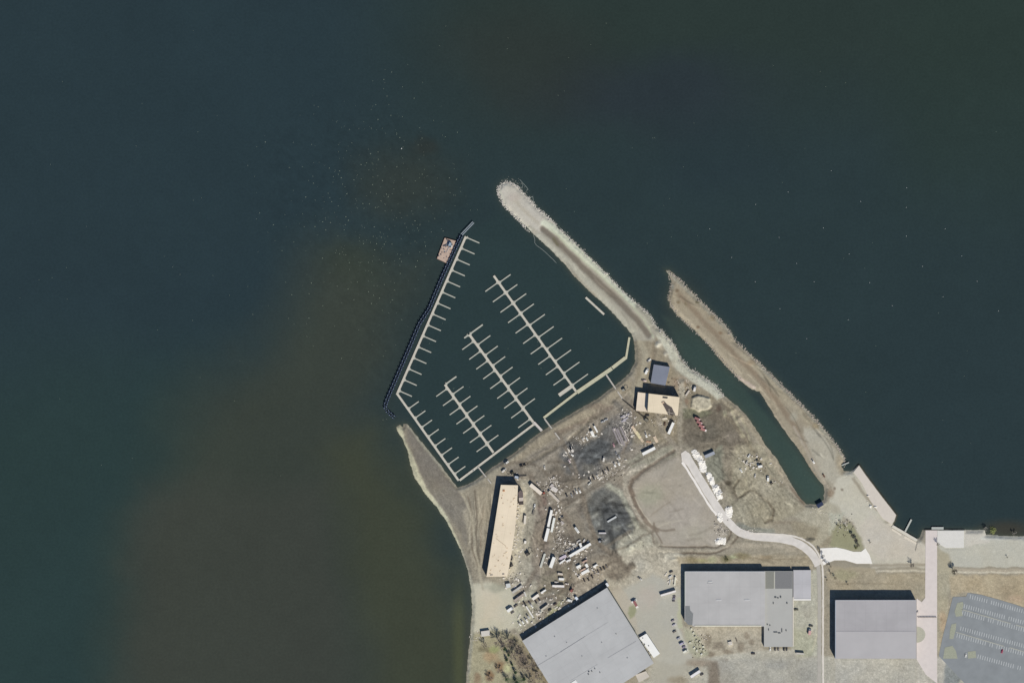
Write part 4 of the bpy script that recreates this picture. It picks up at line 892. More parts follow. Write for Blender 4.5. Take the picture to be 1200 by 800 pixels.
t, roof, o = poly_building('tan_building', 'flat tan unfinished building with a lower west wing, south of the small blue-grey roof', 'club', 13.0, (232, 216, 188), (146, 134, 120), rib=(-6, 2.4, .012))
wp = [(P(*p)[0] - o.x, P(*p)[1] - o.y) for p in B['wing']]
wg = MB().prism([(x_ * .999, y_) for x_, y_ in wp], 0, 5.8).build('wing', mat((146,134,120), .8, .06, .3), t)
MB().prism(wp, 5.8, 6.15).build('roof', mat((228,212,190), .75, .03, .12, rib=(-6, 2.4, .012)), wg)
on(t, o, 13.0, 'roof_slot', 779, 465.3, 6, 2.0, .05, -6, (44,48,56))
x, y, _ = P(0, 0)
sh = [(775,471),(778,469.5),(781,473),(787,477),(791,486),(783,486)]
MB().prism([(P(*p)[0] - o.x, P(*p)[1] - o.y) for p in sh], 13.0 - o.z + .01, 13.0 - o.z + .05).build('sunken_court', mat((92,84,80), .9, .12), t)
for (a, b) in (((781,482.3),(791,484.5)), ((783.5,478.5),(783.8,486))):
    a = Vector(P(*a)) - Vector((o.x, o.y, 0)); b = Vector(P(*b)) - Vector((o.x, o.y, 0)); d = b - a
    MB().box(0, 0, 0, d.length, .45, .5).build('beam', mat((196,186,170), .7, .05), t, ((a.x+b.x)/2, (a.y+b.y)/2, 13.0 - o.z + .06), math.atan2(d.y, d.x))
on(t, o, 13.0, 'roof_gear', 776.5, 471.5, 3, 2, .7, 20, (200,176,150))
# two-storey end block casting the deeper shadow
t, roof, o = poly_building('small_building', 'small building with a smooth blue-grey roof near the foot of the jetty', 'blue', 6.4, (128, 133, 146), (170, 166, 160), rib=(75, 1.2, .03))
B['blue_pad'] = [(764,424.5),(787,428),(782,454),(760,450)]
t, roof, o = poly_building('warehouse', 'huge tilted warehouse with a pale grey roof at the bottom edge, southwest of the lot', 'west', 8.2, (183, 183, 182), (168, 166, 160), rib=(58, 1.5, .02))
def strip(t, o, h, name, a, b, w_, ph, col):
    a = Vector(P(*a)) - Vector((o.x, o.y, 0)); b = Vector(P(*b)) - Vector((o.x, o.y, 0)); d = b - a
    MB().box(0, 0, 0, d.length, w_, ph).build(name, mat(col, .7, .12, .2), t, ((a.x + b.x) / 2, (a.y + b.y) / 2, h - o.z + .003), math.atan2(d.y, d.x))
strip(t, o, 8.2, 'roof_ridge', (656,763.5), (686,744.5), .7, .18, (150,150,152)); strip(t, o, 8.2, 'roof_ridge', (686.2,744.3), (712,728.5), .6, .12, (170,170,170)); strip(t, o, 8.2, 'roof_ridge', (629,779.5), (655.8,763.7), .6, .15, (160,160,160))
strip(t, o, 8.2, 'roof_ridge', (712,770), (745,750.5), .6, .14, (160,160,161)); strip(t, o, 8.2, 'roof_ridge', (668,797), (700,777.5), .5, .1, (172,172,172))
strip(t, o, 8.2, 'parapet', (711.8,688.4), (748.3,747), .5, .35, (120,124,116))
for q in ((689.5,789,1.2,1),(693.5,785.5,1,1.4),(697,782.5,1,1),(703,787,.9,1),(690,786,1.6,.8)): on(t, o, 8.2, 'roof_vent', q[0], q[1], q[2], q[3], .9, 30, (96,98,100))
on(t, o, 8.2, 'skylight', 672, 800, 9, 5, .4, 33, (226,226,222))
for q in ((666,707,3,1.2),(675,700.5,2.5,2),(640,722,2,1)): pass
for q in ((650,745,1.2,1),(664,752,1,1),(700,712,1.2,1.2),(722,742,1,1.4),(735,770,1.2,1),(682,768,1,1),(640,768,1.2,1),(705,752,1,1)): on(t, o, 8.2, 'roof_vent', q[0], q[1], q[2], q[3], .6, 30, (150,151,152))
t, roof, o = poly_building('white_annex', 'bright white low annex on the east corner of the tilted warehouse', 'lean', 4.6, (238, 237, 232), (190, 188, 182), rib=None)
for q in ((754.5,755,1.6,3.2),(753.2,747,.8,1),(762.3,766.5,1.6,1.6),(760,756,1,1)): on(t, o, 4.6, 'roof_vent', q[0], q[1], q[2], q[3], .5, -35, (110,110,108))
t, roof, o = poly_building('canopy_building', 'small beige flat-roofed block at the southeast corner of the tilted warehouse', 'canopy', 3.8, (196, 188, 176), (150, 140, 130))
t, roof, o = poly_building('warehouse', 'wide flat-roofed grey warehouse in the middle, with a cream strip along its south edge', 'mid', 9.2, (182, 180, 178), (176, 172, 164), rib=(0, 1.5, .012),
    parapet=[(((814,732.3),(892,732.3)), 1.1, .5, (228,224,206)), (((802.4,669),(802.4,709)), .6, .3, (186,192,184)), (((802.5,668.9),(895,668.9)), .6, .3, (176,180,184))])
pz = [(802.6,709),(808,709),(808.5,714),(812,718),(811,731.5),(806,731),(802.6,727)]
MB().prism([(P(*p)[0] - o.x, P(*p)[1] - o.y) for p in pz], 9.2 - o.z + .004, 9.2 - o.z + .05).build('roof_patch', mat((128,130,130), .85, .1), t)
on(t, o, 9.2, 'roof_vent', 832, 680.8, 5, 1.2, .5, 0, (206,206,204)); on(t, o, 9.2, 'roof_vent', 832, 682.4, 7, .8, .2, 0, (164,163,164)); on(t, o, 9.2, 'roof_vent', 842, 702, 6, 1.4, .3, 0, (192,192,192)); on(t, o, 9.2, 'roof_vent', 875, 702, 6, 1.4, .3, 0, (192,192,192))
t, roof, o = poly_building('brick_block', 'grey-roofed block with dark roof panels, joined to the east end of the wide flat warehouse', 'midE', 6.6, (176, 175, 170), (150, 146, 138), parapet=[(((929,699),(929,756.5)), 1.1, .5, (222,214,200))])
for q in ((901.5,679,9.5,20,(134,134,126)),(918,679,20,20,(124,124,124)),(906.8,679,1,19,(176,174,160))): on(t, o, 6.6, 'roof_panel', q[0], q[1], q[2], q[3], .08 if q[2] > 1.5 else .4, 0, q[4])
for q in ((908.5,699.2,2.2,1.3),(911.5,700,1.4,1),(914.5,698.8,1.4,2),(922,706,1.2,1.6),(906,706,.8,2),(899,731,1,1.2),(902,732,1,1),(900.5,737,.7,2),(921,738,.9,1.6),(916,738,.8,4),(908.5,740,4.5,.7),(913,741,3,.7)): on(t, o, 6.6, 'roof_vent', q[0], q[1], q[2], q[3], .8, 0, (96,98,98))
t, roof, o = poly_building('metal_annex', 'pale metal-roofed annex with a white edge, east of the dark roof panels', 'midA', 5.6, (186, 184, 186), (176, 172, 168), rib=(0, 1.2, .03), parapet=[(((929.8,701.9),(950,701.9)), 1.8, .3, (232,228,222))])
t, roof, o = poly_building('warehouse', 'rectangular warehouse with a smooth mid-grey roof at the bottom right, beside the promenade', 'east', 11.6, (172, 169, 170), (160, 160, 162), rib=(0, 1.5, .006), parapet=[(((978.5,702.4),(1072.5,702.4)), .7, .3, (176,176,180)), (((978.4,703),(978.4,770)), .7, .3, (168,176,186))])
strip(t, o, 11.6, 'roof_ridge', (979,738.5), (1072,738.5), .5, .15, (160,158,161))
pp = [(979.2,739),(1072.3,739),(1072.3,770.2),(979.2,770.2)]  # flat panel on the south half, slightly lighter than the roof
MB().prism([(P(*p)[0] - o.x, P(*p)[1] - o.y) for p in pp], 11.6 - o.z + .002, 11.6 - o.z + .03).build('south_roof_panel', mat((179,176,176), .75, .05, .06), t)

def small_building(name, label, px, py, L_, W, h, ang, roof, wall, cat='shed', group=None):
    t = thing(name, label, cat, P(px, py, min(gz(px, py), gz(px+2, py+2)) - .05), math.radians(ang), group)
    MB().box(0, 0, 0, L_, W, h).build('wall', mat(wall, .8, .06), t)
    MB().box(0, 0, h, L_ + .3, W + .3, .22).build('roof', mat(roof, .7, .05), t)
    MB().box(L_ * .25, -W / 2 - .03, .1, 1, .08, 2).build('door', mat((110,112,116), .6, .05), t)
    MB().box(-L_ * .2, -W / 2 - .03, 1, 1.4, .08, .9).build('window', mat((60,72,84), .2, .05), t)
    return t
small_building('site_hut', 'dark navy hut at the closed south end of the narrow channel', 960.8, 591.3, 7.5, 4, 2.2, 32, (46,56,84), (80,84,96), 'hut')
small_building('site_hut', 'low grey-blue hut with a dark shaded front, on bare soil east of the new road', 831.5, 532.5, 12, 3.4, 3.2, 24, (158,162,170), (120,126,140), 'hut')
small_building('site_hut', 'small pale hut south of the long tan building, on the sand', 595.6, 685.5, 5, 4.4, 2.8, 10, (204,206,204), (170,170,166), 'hut')
small_building('site_hut', 'whitish ruined-looking hut by the wooded corner at the bottom left', 569, 741.5, 10, 6, 2.6, 8, (206,200,190), (150,146,136), 'hut')
small_building('site_hut', 'small white hut tight against the north wall of the tilted warehouse', 675.5, 700.5, 3.6, 2.6, 2.8, -50, (214,222,232), (160,166,176), 'hut')
small_building('site_hut', 'little white hut at the north corner of the tilted warehouse', 711.5, 684.5, 2.4, 4, 3.2, 35, (222,224,226), (180,180,180), 'hut')

# ------------------------------------------------------------------ vehicles and site things
_mc = {}
def cached(key, fn):
    if key not in _mc: _mc[key] = fn()
    return _mc[key]
GLASS = (38, 44, 52); TYRE = (34, 34, 34)
def wheels(t, xs_, y, r=.36, w=.24, nm='wheel'):
    me = cached(('wheel', r, w), lambda: MB().tube((0, -w / 2, r), (0, w / 2, r), r, None, 12).mesh('wheel', mat(TYRE, .9, .05)))
    for x in xs_:
        for s in (-1, 1): link(nm, me, t, (x, s * y, 0))
def paint(rgb): return mat(rgb, .35, .03, .5, spec=.5)
def car(px, py, ang, rgb, label, group=None, L=4.6, name='car'):
    t = thing(name, label, 'car', P(px, py, gz(px, py) + .02), math.radians(ang), group); h = L / 2
    def body():
        m = MB(); m.profile([(-h, .3), (-h, .85), (-h + .25, .98), (-h + .9, 1.02), (h - 1.3, .98), (h - .25, .82), (h, .6), (h, .3)], 1.8); return m.mesh('body', paint(rgb))
    link('body', cached(('car', rgb, L), body), t)
    link('window_band', cached(('cglass', L), lambda: MB().box(-.25, 0, .98, 2.75, 1.68, .46, 0, .86, .66).mesh('window_band', mat(GLASS, .15, .02, spec=.5))), t)
    link('roof', cached(('croof', rgb, L), lambda: MB().box(-.3, 0, 1.443, 1.75, 1.42, .06).mesh('roof', paint(rgb))), t)
    wheels(t, (-h + .85, h - .9), .8); return t
def pickup(px, py, ang, rgb, label, group=None, L=5.7):
    t = thing('pickup_truck', label, 'pickup', P(px, py, gz(px, py) + .02), math.radians(ang), group); h = L / 2
    link('body', cached(('pu', rgb, L), lambda: MB().profile([(-h, .4), (-h, 1.05), (h - 1.4, 1.1), (h - .2, .98), (h, .8), (h, .4)], 1.95).mesh('body', paint(rgb))), t)
    link('bed', cached(('pubed', L), lambda: MB().box(-h + 1.05, 0, 1.06, 1.8, 1.6, .03).mesh('bed', mat((64,62,60), .9, .1))), t)
    link('window_band', cached(('puglass', L), lambda: MB().box(.35, 0, 1.08, 2.1, 1.8, .58, 0, .86, .72).mesh('window_band', mat(GLASS, .15, .02, spec=.5))), t)
    link('roof', cached(('puroof', rgb, L), lambda: MB().box(.3, 0, 1.663, 1.45, 1.5, .07).mesh('roof', paint(rgb))), t)
    wheels(t, (-h + 1.1, h - 1.0), .86, .4, .26); return t
def van(px, py, ang, rgb, label, group=None, L=6.0, W=2.1):
    t = thing('van', label, 'van', P(px, py, gz(px, py) + .02), math.radians(ang), group); h = L / 2
    link('body', cached(('van', rgb, L, W), lambda: MB().profile([(-h, .35), (-h, 2.3), (h - 1.7, 2.35), (h - .9, 1.35), (h, 1.1), (h, .35)], W).mesh('body', paint(rgb))), t)
    link('windscreen', cached(('vang', L, W), lambda: MB().add([(h - 1.65, -W*.43, 2.32), (h - .93, -W*.45, 1.43), (h - .93, W*.45, 1.43), (h - 1.65, W*.43, 2.32), (h-1.7,-W*.43,2.25),(h-1.0,-W*.45,1.35),(h-1.0,W*.45,1.35),(h-1.7,W*.43,2.25)], [(0,1,2,3),(7,6,5,4),(0,4,5,1),(2,6,7,3)]).mesh('windscreen', mat(GLASS, .15, .02))), t)
    wheels(t, (-h + 1.2, h - 1.0), W / 2 - .12, .4, .26); return t
def box_truck(px, py, ang, rgb, cab, label, group=None, L=8, W=2.5):
    t = thing('box_truck', label, 'truck', P(px, py, gz(px, py) + .02), math.radians(ang), group); h = L / 2
    link('cargo_box', cached(('bt', rgb, L, W), lambda: MB().box(-.9, 0, .9, L - 2, W, 2.3).mesh('cargo_box', paint(rgb))), t)
    link('cab', cached(('btc', cab, L, W), lambda: MB().profile([(h - 1.85, .5), (h - 1.85, 2.3), (h - .7, 2.3), (h - .3, 1.4), (h, 1.2), (h, .5)], W * .92).mesh('cab', paint(cab))), t)
    link('windscreen', cached(('btw', L, W), lambda: MB().box(h - .42, 0, 1.45, .12, W * .8, .75).mesh('windscreen', mat(GLASS, .15, .02))), t)
    wheels(t, (-h + 1.3, h - 1.1), W / 2 - .15, .48, .3); return t
def trailer(px, py, ang, rgb, label, group=None, L=15, W=2.6, h=3.6, name='semi_trailer', cat='trailer', flat=False):
    t = thing(name, label, cat, P(px, py, gz(px, py) + .02), math.radians(ang), group)
    z = 1.1; hh = .35 if flat else h - z
    link('deck' if flat else 'cargo_box', cached(('tr', rgb, L, W, h, flat), lambda: MB().box(0, 0, z, L, W, hh).mesh('box', mat(rgb, .6, .05, .3))), t)
    if not flat:
        link('roof_rails', cached(('trr', rgb, L, W, h), lambda: MB().box(0, W / 2 - .06, h, L, .1, .06).box(0, -W / 2 + .06, h, L, .1, .06).mesh('roof_rails', mat(tuple(c * .9 for c in rgb), .6, .05))), t)
        link('door', cached(('trd', W, h), lambda: MB().box(0, 0, z + .1, .08, W * .9, h - z - .3).mesh('door', mat((150,150,150), .5, .05))), t, (-L / 2 - .05, 0, 0))
    wheels(t, (-L / 2 + 1.2, -L / 2 + 2.4), W / 2 - .2, .48, .3)
    link('landing_leg', cached(('ll',), lambda: MB().box(0, .7, 0, .2, .2, 1.1).box(0, -.7, 0, .2, .2, 1.1).mesh('landing_leg', mat((60,60,60)))), t, (L / 2 - 2.5, 0, 0)); return t
def container(px, py, ang, rgb, label, group=None, L=12.2, W=2.5, h=2.7, name='container', cat='container'):
    t = thing(name, label, cat, P(px, py, gz(px, py) - .02), math.radians(ang), group)
    def f():
        m = MB(); m.box(0, 0, 0, L, W, h)
        for k in range(int(L / .8)):
            for s in (-1, 1): m.box(-L / 2 + .4 + k * .8, s * (W / 2 + .03), .15, .35, .08, h - .3)
        return m.mesh('box', mat(rgb, .6, .05, .4))
    link('box', cached(('ct', rgb, L, W, h), f), t)
    link('door', cached(('ctd', rgb, W, h), lambda: MB().box(0, -W/4, .1, .08, W * .46, h - .2).box(0, W/4, .1, .08, W * .46, h - .2).mesh('door', mat(tuple(c * .85 for c in rgb), .6, .05))), t, (L / 2 + .05, 0, 0)); return t
def office(px, py, ang, rgb, label, group=None, L=17, W=3.8, h=3.2):
    t = thing('site_office', label, 'site office', P(px, py, gz(px, py)), math.radians(ang), group)
    MB().box(0, 0, .5, L, W, h - .5).build('wall', mat((196,192,184), .7, .04), t); MB().box(0, 0, h, L + .3, W + .3, .18).build('roof', mat(rgb, .6, .04, .3), t)
    for x in (-L * .3, 0, L * .3):
        MB().box(x, -W / 2 - .03, 1.4, 1.3, .08, .9).build('window', mat(GLASS, .2, .02), t)
    MB().box(L * .15, -W / 2 - .03, .55, .95, .08, 2.05).build('door', mat((120,110,100), .6, .04), t)
    MB().box(L * .15, -W / 2 - .75, 0, 1.4, 1.3, .5).build('steps', mat((150,140,120), .8, .05), t); return t
def excavator(px, py, ang, rgb, label, group=None, s=1.0):
    t = thing('excavator', label, 'excavator', P(px, py, gz(px, py)), math.radians(ang), group); t.scale = (s, s, s)
    for k in (-1, 1): MB().box(0, k * 1.1, 0, 4.0, .6, .9, 0, 1, .85).build('track', mat((44,42,40), .9, .1), t)
    MB().box(-.7, 0, .9, 3.0, 2.5, 1.3, 0, .92).build('engine_house', mat(rgb, .5, .05), t)
    MB().box(1.0, .75, .9, 1.3, 1.0, 1.8, 0, .88).build('cab', mat(GLASS, .2, .03), t)
    MB().tube((.9, -.2, 1.5), (3.2, -.2, 3.6), .24, .2, 6).tube((3.2, -.2, 3.6), (5.4, -.2, 2.2), .2, .16, 6).build('boom', mat(rgb, .5, .05), t)
    MB().tube((5.4, -.2, 2.2), (4.9, -.2, .5), .15, .13, 6).box(4.7, -.2, .05, .8, .9, .6, 0, .8).build('bucket', mat((70,66,60), .8, .1), t); return t
def stack(px, py, ang, rgb, label, group=None, L=6, W=2, h=1.2, name='lumber_stack', cat='stack', n=6):
    t = thing(name, label, cat, P(px, py, gz(px, py) - .05), math.radians(ang), group); rs = random.Random(int(px * 7 + py * 13))
    m = MB()
    for k in range(3): m.box(-L * .35 + k * L * .35, 0, 0, .2, W * .95, .16)
    m.build('bearers', mat((110,92,72), .9, .1), t)
    m = MB()
    for lay in range(3):
        for i in range(n):
            w_ = W / n; m.box(rs.uniform(-.15, .15) * L * .3, -W / 2 + w_ * (i + .5), .16 + lay * (h - .16) / 3, L * rs.uniform(.82, 1), w_ * .88, (h - .16) / 3 * .93, rs.uniform(-.02, .02))
    m.build('boards', mat(rgb, .8, .12, .5), t); return t
def pipes(px, py, ang, rgb, label, group=None, L=14, W=2, r_=.22):
    t = thing('pipe_bundle', label, 'pipes', P(px, py, gz(px, py)), math.radians(ang), group); rs = random.Random(int(px * 7 + py)); m = MB()
    n = int(W / (2 * r_))
    for i in range(n):
        for lay in range(2 if i < n - 1 else 1):
            x0 = rs.uniform(-.8, .8); m.tube((-L / 2 + x0, -W / 2 + r_ * (2 * i + 1 + lay), r_ * (1 + 1.75 * lay) + .15), (L / 2 + x0, -W / 2 + r_ * (2 * i + 1 + lay), r_ * (1 + 1.75 * lay) + .15), r_, None, 8)
    m.build('pipes', mat(rgb, .6, .1, .4), t)
    m = MB()
    for k in (-.35, .35): m.box(L * k, 0, 0, .25, W * 1.05, .15)
    m.build('bearers', mat((110,92,72), .9, .1), t); return t
def skip(px, py, ang, rgb, label, group=None, L=4.5, W=2.2, h=1.5):
    t = thing('rubbish_skip', label, 'skip', P(px, py, gz(px, py)), math.radians(ang), group)
    m = MB(); m.box(0, 0, 0, L, W, .12); m.box(0, -W / 2, 0, L, .1, h).box(0, W / 2, 0, L, .1, h).box(-L / 2, 0, 0, .1, W - .12, h).box(L / 2, 0, 0, .1, W - .12, h)
    m.build('bin', mat(rgb, .7, .08), t); m = MB(); rs = random.Random(int(px))
    for _ in range(10): m.rock(rs.uniform(-L*.4, L*.4), rs.uniform(-W*.35, W*.35), h * .6, .45, rs)
    m.build('rubble', mat((120,112,104), .9, .2), t); return t

Gv = 'vehicles parked in the building yard'
WHT = (236, 234, 228); OFF = (214, 208, 198); GRY = (150, 150, 150); DRK = (52, 52, 56); TAN = (190, 176, 158); RED = (172, 84, 82); SIL = (184, 184, 184)
# --- north of the tan building
pickup(593.6, 542, 35, WHT, 'white pickup nearest the shore, north of the long tan building', Gv)
van(590.6, 551, 42, OFF, 'off-white van between the shore gangway and the north end of the tan building', Gv)
excavator(611, 545.6, 15, (60,56,52), 'dark machine, western one of a close pair north of the tan building', Gv, .8)
excavator(614.6, 544.4, 15, (72,66,60), 'dark machine, eastern one of a close pair north of the tan building', Gv, .8)
excavator(600, 554, 200, (64,64,54), 'dark olive digger just off the northwest corner shadow of the tan building', Gv, 1)
car(638.2, 547.6, 100, OFF, 'single small pale car on bare dirt between the shore and the round dark patch', Gv)
# --- machines in mid-yard
excavator(670.5, 527, 110, OFF, 'pale digger on light soil by the west edge of the dark soil', Gv, 1.25)
pickup(669.8, 532.4, -40, WHT, 'white pickup just south of the pale digger', Gv)
car(667.2, 539.8, 120, (220,200,196), 'small pinkish-white car, alone south of the pale digger', Gv)
car(683.2, 515, -65, OFF, 'off-white car, westernmost in the row north of the dark soil', Gv)
car(687.7, 513.9, -62, WHT, 'white car, second from the west in the row north of the dark soil', Gv)
box_truck(694.2, 508, -65, WHT, WHT, 'bright white truck in the row north of the dark soil', Gv, 7, 3.2)
trailer(698.2, 502.6, -62, WHT, 'narrow bright white trailer pointing at the bright white truck', Gv, 8.5, 1.9, 2.6)
stack(697.5, 511, 20, (190,188,180), 'pale stack beside the bright white truck', 'material stacks in the yard', 5, 2, 1)
car(706.4, 493.8, 20, SIL, 'silver car, western of two north of the dark soil', Gv)
car(710.2, 491.6, 20, SIL, 'silver car, eastern of two north of the dark soil', Gv)
car(719.2, 521.2, 110, (196,150,156), 'pinkish car at the southwest corner of the long pipe bundles', Gv)
pickup(722.6, 531.8, 115, GRY, 'grey pickup south of the pipe bundles', Gv)
car(725.5, 535, 115, SIL, 'silver car close behind the grey pickup south of the pipe bundles', Gv)
van(707.6, 537.6, 80, OFF, 'off-white van standing alone north of the row beside the dirt road', Gv, 6.5, 2.2)
row = [(691.2,561.5,DRK,'dark'),(695.6,559.4,DRK,'dark'),(700,558,OFF,'off-white'),(707.2,553.2,DRK,'dark'),(712.4,549.6,DRK,'dark'),(710,552,(200,190,180),'beige')]
row.sort(key=lambda q: q[0]); ords = ['first','second','third','fourth','fifth','sixth','seventh','eighth','ninth','tenth','eleventh','twelfth']
for i, q in enumerate(row): car(q[0], q[1], -62, q[2], f'{q[3]} car, {ords[i]} from the west in the six-car row beside the dirt road', 'cars beside the dirt road')
car(691, 566.3, 40, (226,224,214), 'white car parked across the west end of the six-car row', Gv)
pickup(720.2, 544.2, -62, WHT, 'bright white pickup, western of a pair east of the six-car row', Gv); pickup(724.8, 542.6, -62, WHT, 'bright white pickup, eastern of a pair east of the six-car row', Gv)
row = [(664,579.8,DRK,'dark'),(670,580,GRY,'grey'),(672.6,577.3,(90,84,84),'dark grey'),(675.4,575.4,WHT,'bright white'),(679.2,574.6,WHT,'white')]
for i, q in enumerate(row): (pickup if i > 2 else car)(q[0], q[1], -66, q[2], f'{q[3]} {"pickup" if i > 2 else "car"}, {ords[i]} from the west in the five-vehicle row by the round dark patch', 'vehicles by the round dark patch')
# --- pipe and lumber stores
for i, (px, py, L_) in enumerate(((722.3,511,20),(725,510.3,21),(727.8,511.5,22),(730.6,508,19))):
    pipes(px, py, -66, (164,156,156), f'long grey pipe bundle, {ords[i]} from the west on the dark soil', 'long pipe bundles on the dark soil', L_, 2.1)
pipes(732.5, 507, -66, (196,186,180), 'palest and easternmost long pipe bundle on the dark soil', 'long pipe bundles on the dark soil', 17, 1.2)
for i, (px, py, L_, a) in enumerate(((730,488,6,20),(733,490.5,7,25),(735,486,6,30),(731,493,6,15))):
    stack(px, py, a, (184,178,184), f'whitish stack, {("northwest","middle","north","south")[i]} one of the four by the lowered crane boom', 'whitish stacks by the crane boom', L_, 1.6, 1)
for i, (px, py, L_, w_) in enumerate(((742,501,5,2.6),(744.5,505,8,3.2),(748,509.5,9,3.4),(751.5,514.5,8,2.6))):
    stack(px, py, -58, ((220,196,170),(224,206,176),(222,210,170),(216,198,172))[i], f'cream lumber stack, {ords[i]} from the north in the diagonal line west of the white trailer', 'cream lumber stacks', L_, w_, 1.6)
stack(739, 503.5, 80, (222,214,206), 'thin whitish stack at the northwest end of the cream lumber line', 'material stacks in the yard', 4, 1, 1)
stack(768.3, 514.5, -62, (214,194,170), 'tan board stack between the white pickup and the long white trailer', 'material stacks in the yard', 8, 3, .9)
stack(760, 517.5, -10, (196,160,130), 'reddish-tan boards just north of the long white trailer', 'material stacks in the yard', 6, 2, .8)
pickup(757, 509.6, -72, WHT, 'white pickup east of the cream lumber stacks', Gv)
trailer(760.2, 528.2, 27, WHT, 'long bright white trailer lying across the north side of the dirt road', 'white trailers', 16.5, 3.6, 3.2)
trailer(786.2, 501.5, 66, WHT, 'long bright white trailer standing south of the flat tan building', 'white trailers', 14.5, 3.3, 3.6)
car(779, 496.5, 80, (104,80,62), 'brown car between the flat tan building and the white trailer', Gv)
stack(779, 490.5, 10, (226,216,196), 'cream heap of boards against the south wall of the flat tan building', 'material stacks in the yard', 6, 2.6, 1)
car(758.6, 486.5, 5, DRK, 'dark car tight against the southwest wall of the flat tan building', Gv)
# --- around the small buildings
pickup(760.4, 422.3, 35, WHT, 'white pickup off the northwest corner of the blue-grey roof', Gv)
van(757.8, 435, 62, WHT, 'white van west of the blue-grey roof', Gv, 7, 2.6)
pickup(754.6, 445.8, -10, (222,200,192), 'pinkish-white pickup southwest of the blue-grey roof', Gv)
excavator(731, 456.5, 30, (150,148,138), 'grey digger beside the gangway from the wide cream dock', Gv, 1.1)
box_truck(814, 455.5, 75, (226,222,216), WHT, 'white truck just north of the raised pale gravel pad', Gv, 6.5, 2.6)
trailer(805.6, 460.4, 55, (198,188,176), 'beige flat trailer northwest of the raised pale gravel pad', Gv, 7.5, 2, 2, flat=True)
for i, q in enumerate(((817.2,490.6),(819.6,494.9),(822,499.2),(824.4,503.2))):
    box_truck(q[0], q[1], -22, ((150,108,104),(160,112,108),(168,116,112),(172,122,116))[i], ((200,178,172),(206,178,174),(214,184,180),(232,226,220))[i], f'red truck, {ords[i]} from the north in the slanted row of four', 'red trucks on the dark soil', 7.5, 2.8)
# --- eastern soil
for q in ((877.6,533.9,60,WHT,'white car, northernmost on the pale soil beside the channel'),(875.2,541.5,60,OFF,'off-white car just south of the northernmost white car by the channel'),(884.9,557.2,80,OFF,'off-white car alone on smooth pale soil west of the channel'),(868.4,551.2,-55,WHT,'white car on the round pale patch west of the channel')):
    car(q[0], q[1], q[2], q[3], q[4], Gv)
box_truck(890.8, 546.2, 10, WHT, WHT, 'stubby white truck amid rubble on the pale soil beside the channel', Gv, 5.5, 2.8)
van(899.9, 560.5, 88, WHT, 'white van pointing north, nearest the west bank of the channel', Gv, 6.2, 2.3)
excavator(904, 566, 40, (96,90,80), 'small dark digger southeast of the white van by the channel', Gv, .8)
excavator(887.4, 539.5, 30, (110,104,92), 'small dark digger north of the stubby white truck', Gv, .7)
pickup(952.8, 540.4, -58, WHT, 'white pickup on the spit, east of the channel', Gv)
car(965.2, 557, -60, (110,78,62), 'brown car on the spit south of the white pickup', Gv)
def boulder(px, py, r_, rgb, label, g=None):
    rs = random.Random(int(px)); m = MB(); m.rock(0, 0, r_ * .4, r_, rs); m.rock(r_ * .7, .3, r_ * .3, r_ * .6, rs)
    tag(m.build('boulder', mat(rgb, .9, .1), None, P(px, py, gz(px, py))), label, 'boulder', g)
boulder(1017, 580.8, 1.3, (216,208,198), 'white boulder, northernmost of three on the quay strip', 'white boulders on the quay'); boulder(1019.8, 593, 1.5, (230,226,218), 'white boulder, western of the two southern ones on the quay strip', 'white boulders on the quay'); boulder(1025.8, 593.6, 1.5, (226,222,214), 'white boulder, eastern of the two southern ones on the quay strip', 'white boulders on the quay')
# --- east side of the tan building
office(628, 572.8, -40, (228,216,200), 'cream site office trailer set diagonally, northeast of the long tan building', L=16.5, W=4)
container(649.2, 581.4, -46, (196,186,172), 'beige diagonal container, south of the white rubbish heap', L=17, W=2.8, h=2.4)
car(630.4, 566.4, -50, (206,194,184), 'beige car behind the cream site office', Gv)
excavator(636.8, 577.6, 200, (150,84,70), 'rusty red digger at the east end of the cream site office', Gv, .9)
stack(649.5, 573, -30, (222,214,206), 'white stack with ragged top between the site office and the grey parked row', 'material stacks in the yard', 8, 5, 1.6); stack(646.5, 569, 50, (206,196,190), 'pinkish-white stack just north of the ragged white stack', 'material stacks in the yard', 5, 3, 1.3); stack(648.8, 559.5, 80, (196,188,180), 'small pale stack, northernmost of those near the site office', 'material stacks in the yard', 3, 2, 1)
pickup(626.4, 593, 78, WHT, 'white pickup east of the stair tower', Gv); trailer(625.2, 600, 76, (120,114,106), 'grey flat trailer behind the white pickup east of the stair tower', Gv, 6, 2, 2, flat=True)
container(615.2, 608.5, 85, (214,206,192), 'pale container standing close along the east wall of the tan building', L=10, W=2.6)
trailer(644.5, 607, 78, WHT, 'northernmost long white trailer in the pair-and-a-half east of the tan building', 'long white trailers east of the tan building', 20, 3.0, 3.6)
trailer(648, 614.6, 78, (228,228,220), 'slightly shorter white trailer on the east side of the northernmost one', 'long white trailers east of the tan building', 17, 2.7, 3.2)
trailer(640.8, 626, 76, WHT, 'wider white trailer just south of the northernmost long trailer', 'long white trailers east of the tan building', 15.5, 3.6, 3.8)
trailer(636, 656.3, 72, (196,196,186), 'greyish flat trailer west of the short wide white trailer', 'long white trailers east of the tan building', 17, 2.4, 2.2, flat=True)
trailer(647.3, 658.4, 70, WHT, 'short wide white trailer south of all the long ones', 'long white trailers east of the tan building', 13, 4.0, 3.8)
skip(659, 606, 0, (70,66,62), 'dark skip, eastern of two on the dirt east of the long white trailers', None, 2.6, 2, 1.8); skip(656.2, 609.3, 0, (70,66,62), 'dark skip, western of two on the dirt east of the long white trailers', None, 2.6, 2, 1.8)
stack(659, 612, -40, (186,178,172), 'pale stack beside the two dark skips', 'material stacks in the yard', 5, 2.6, .9)
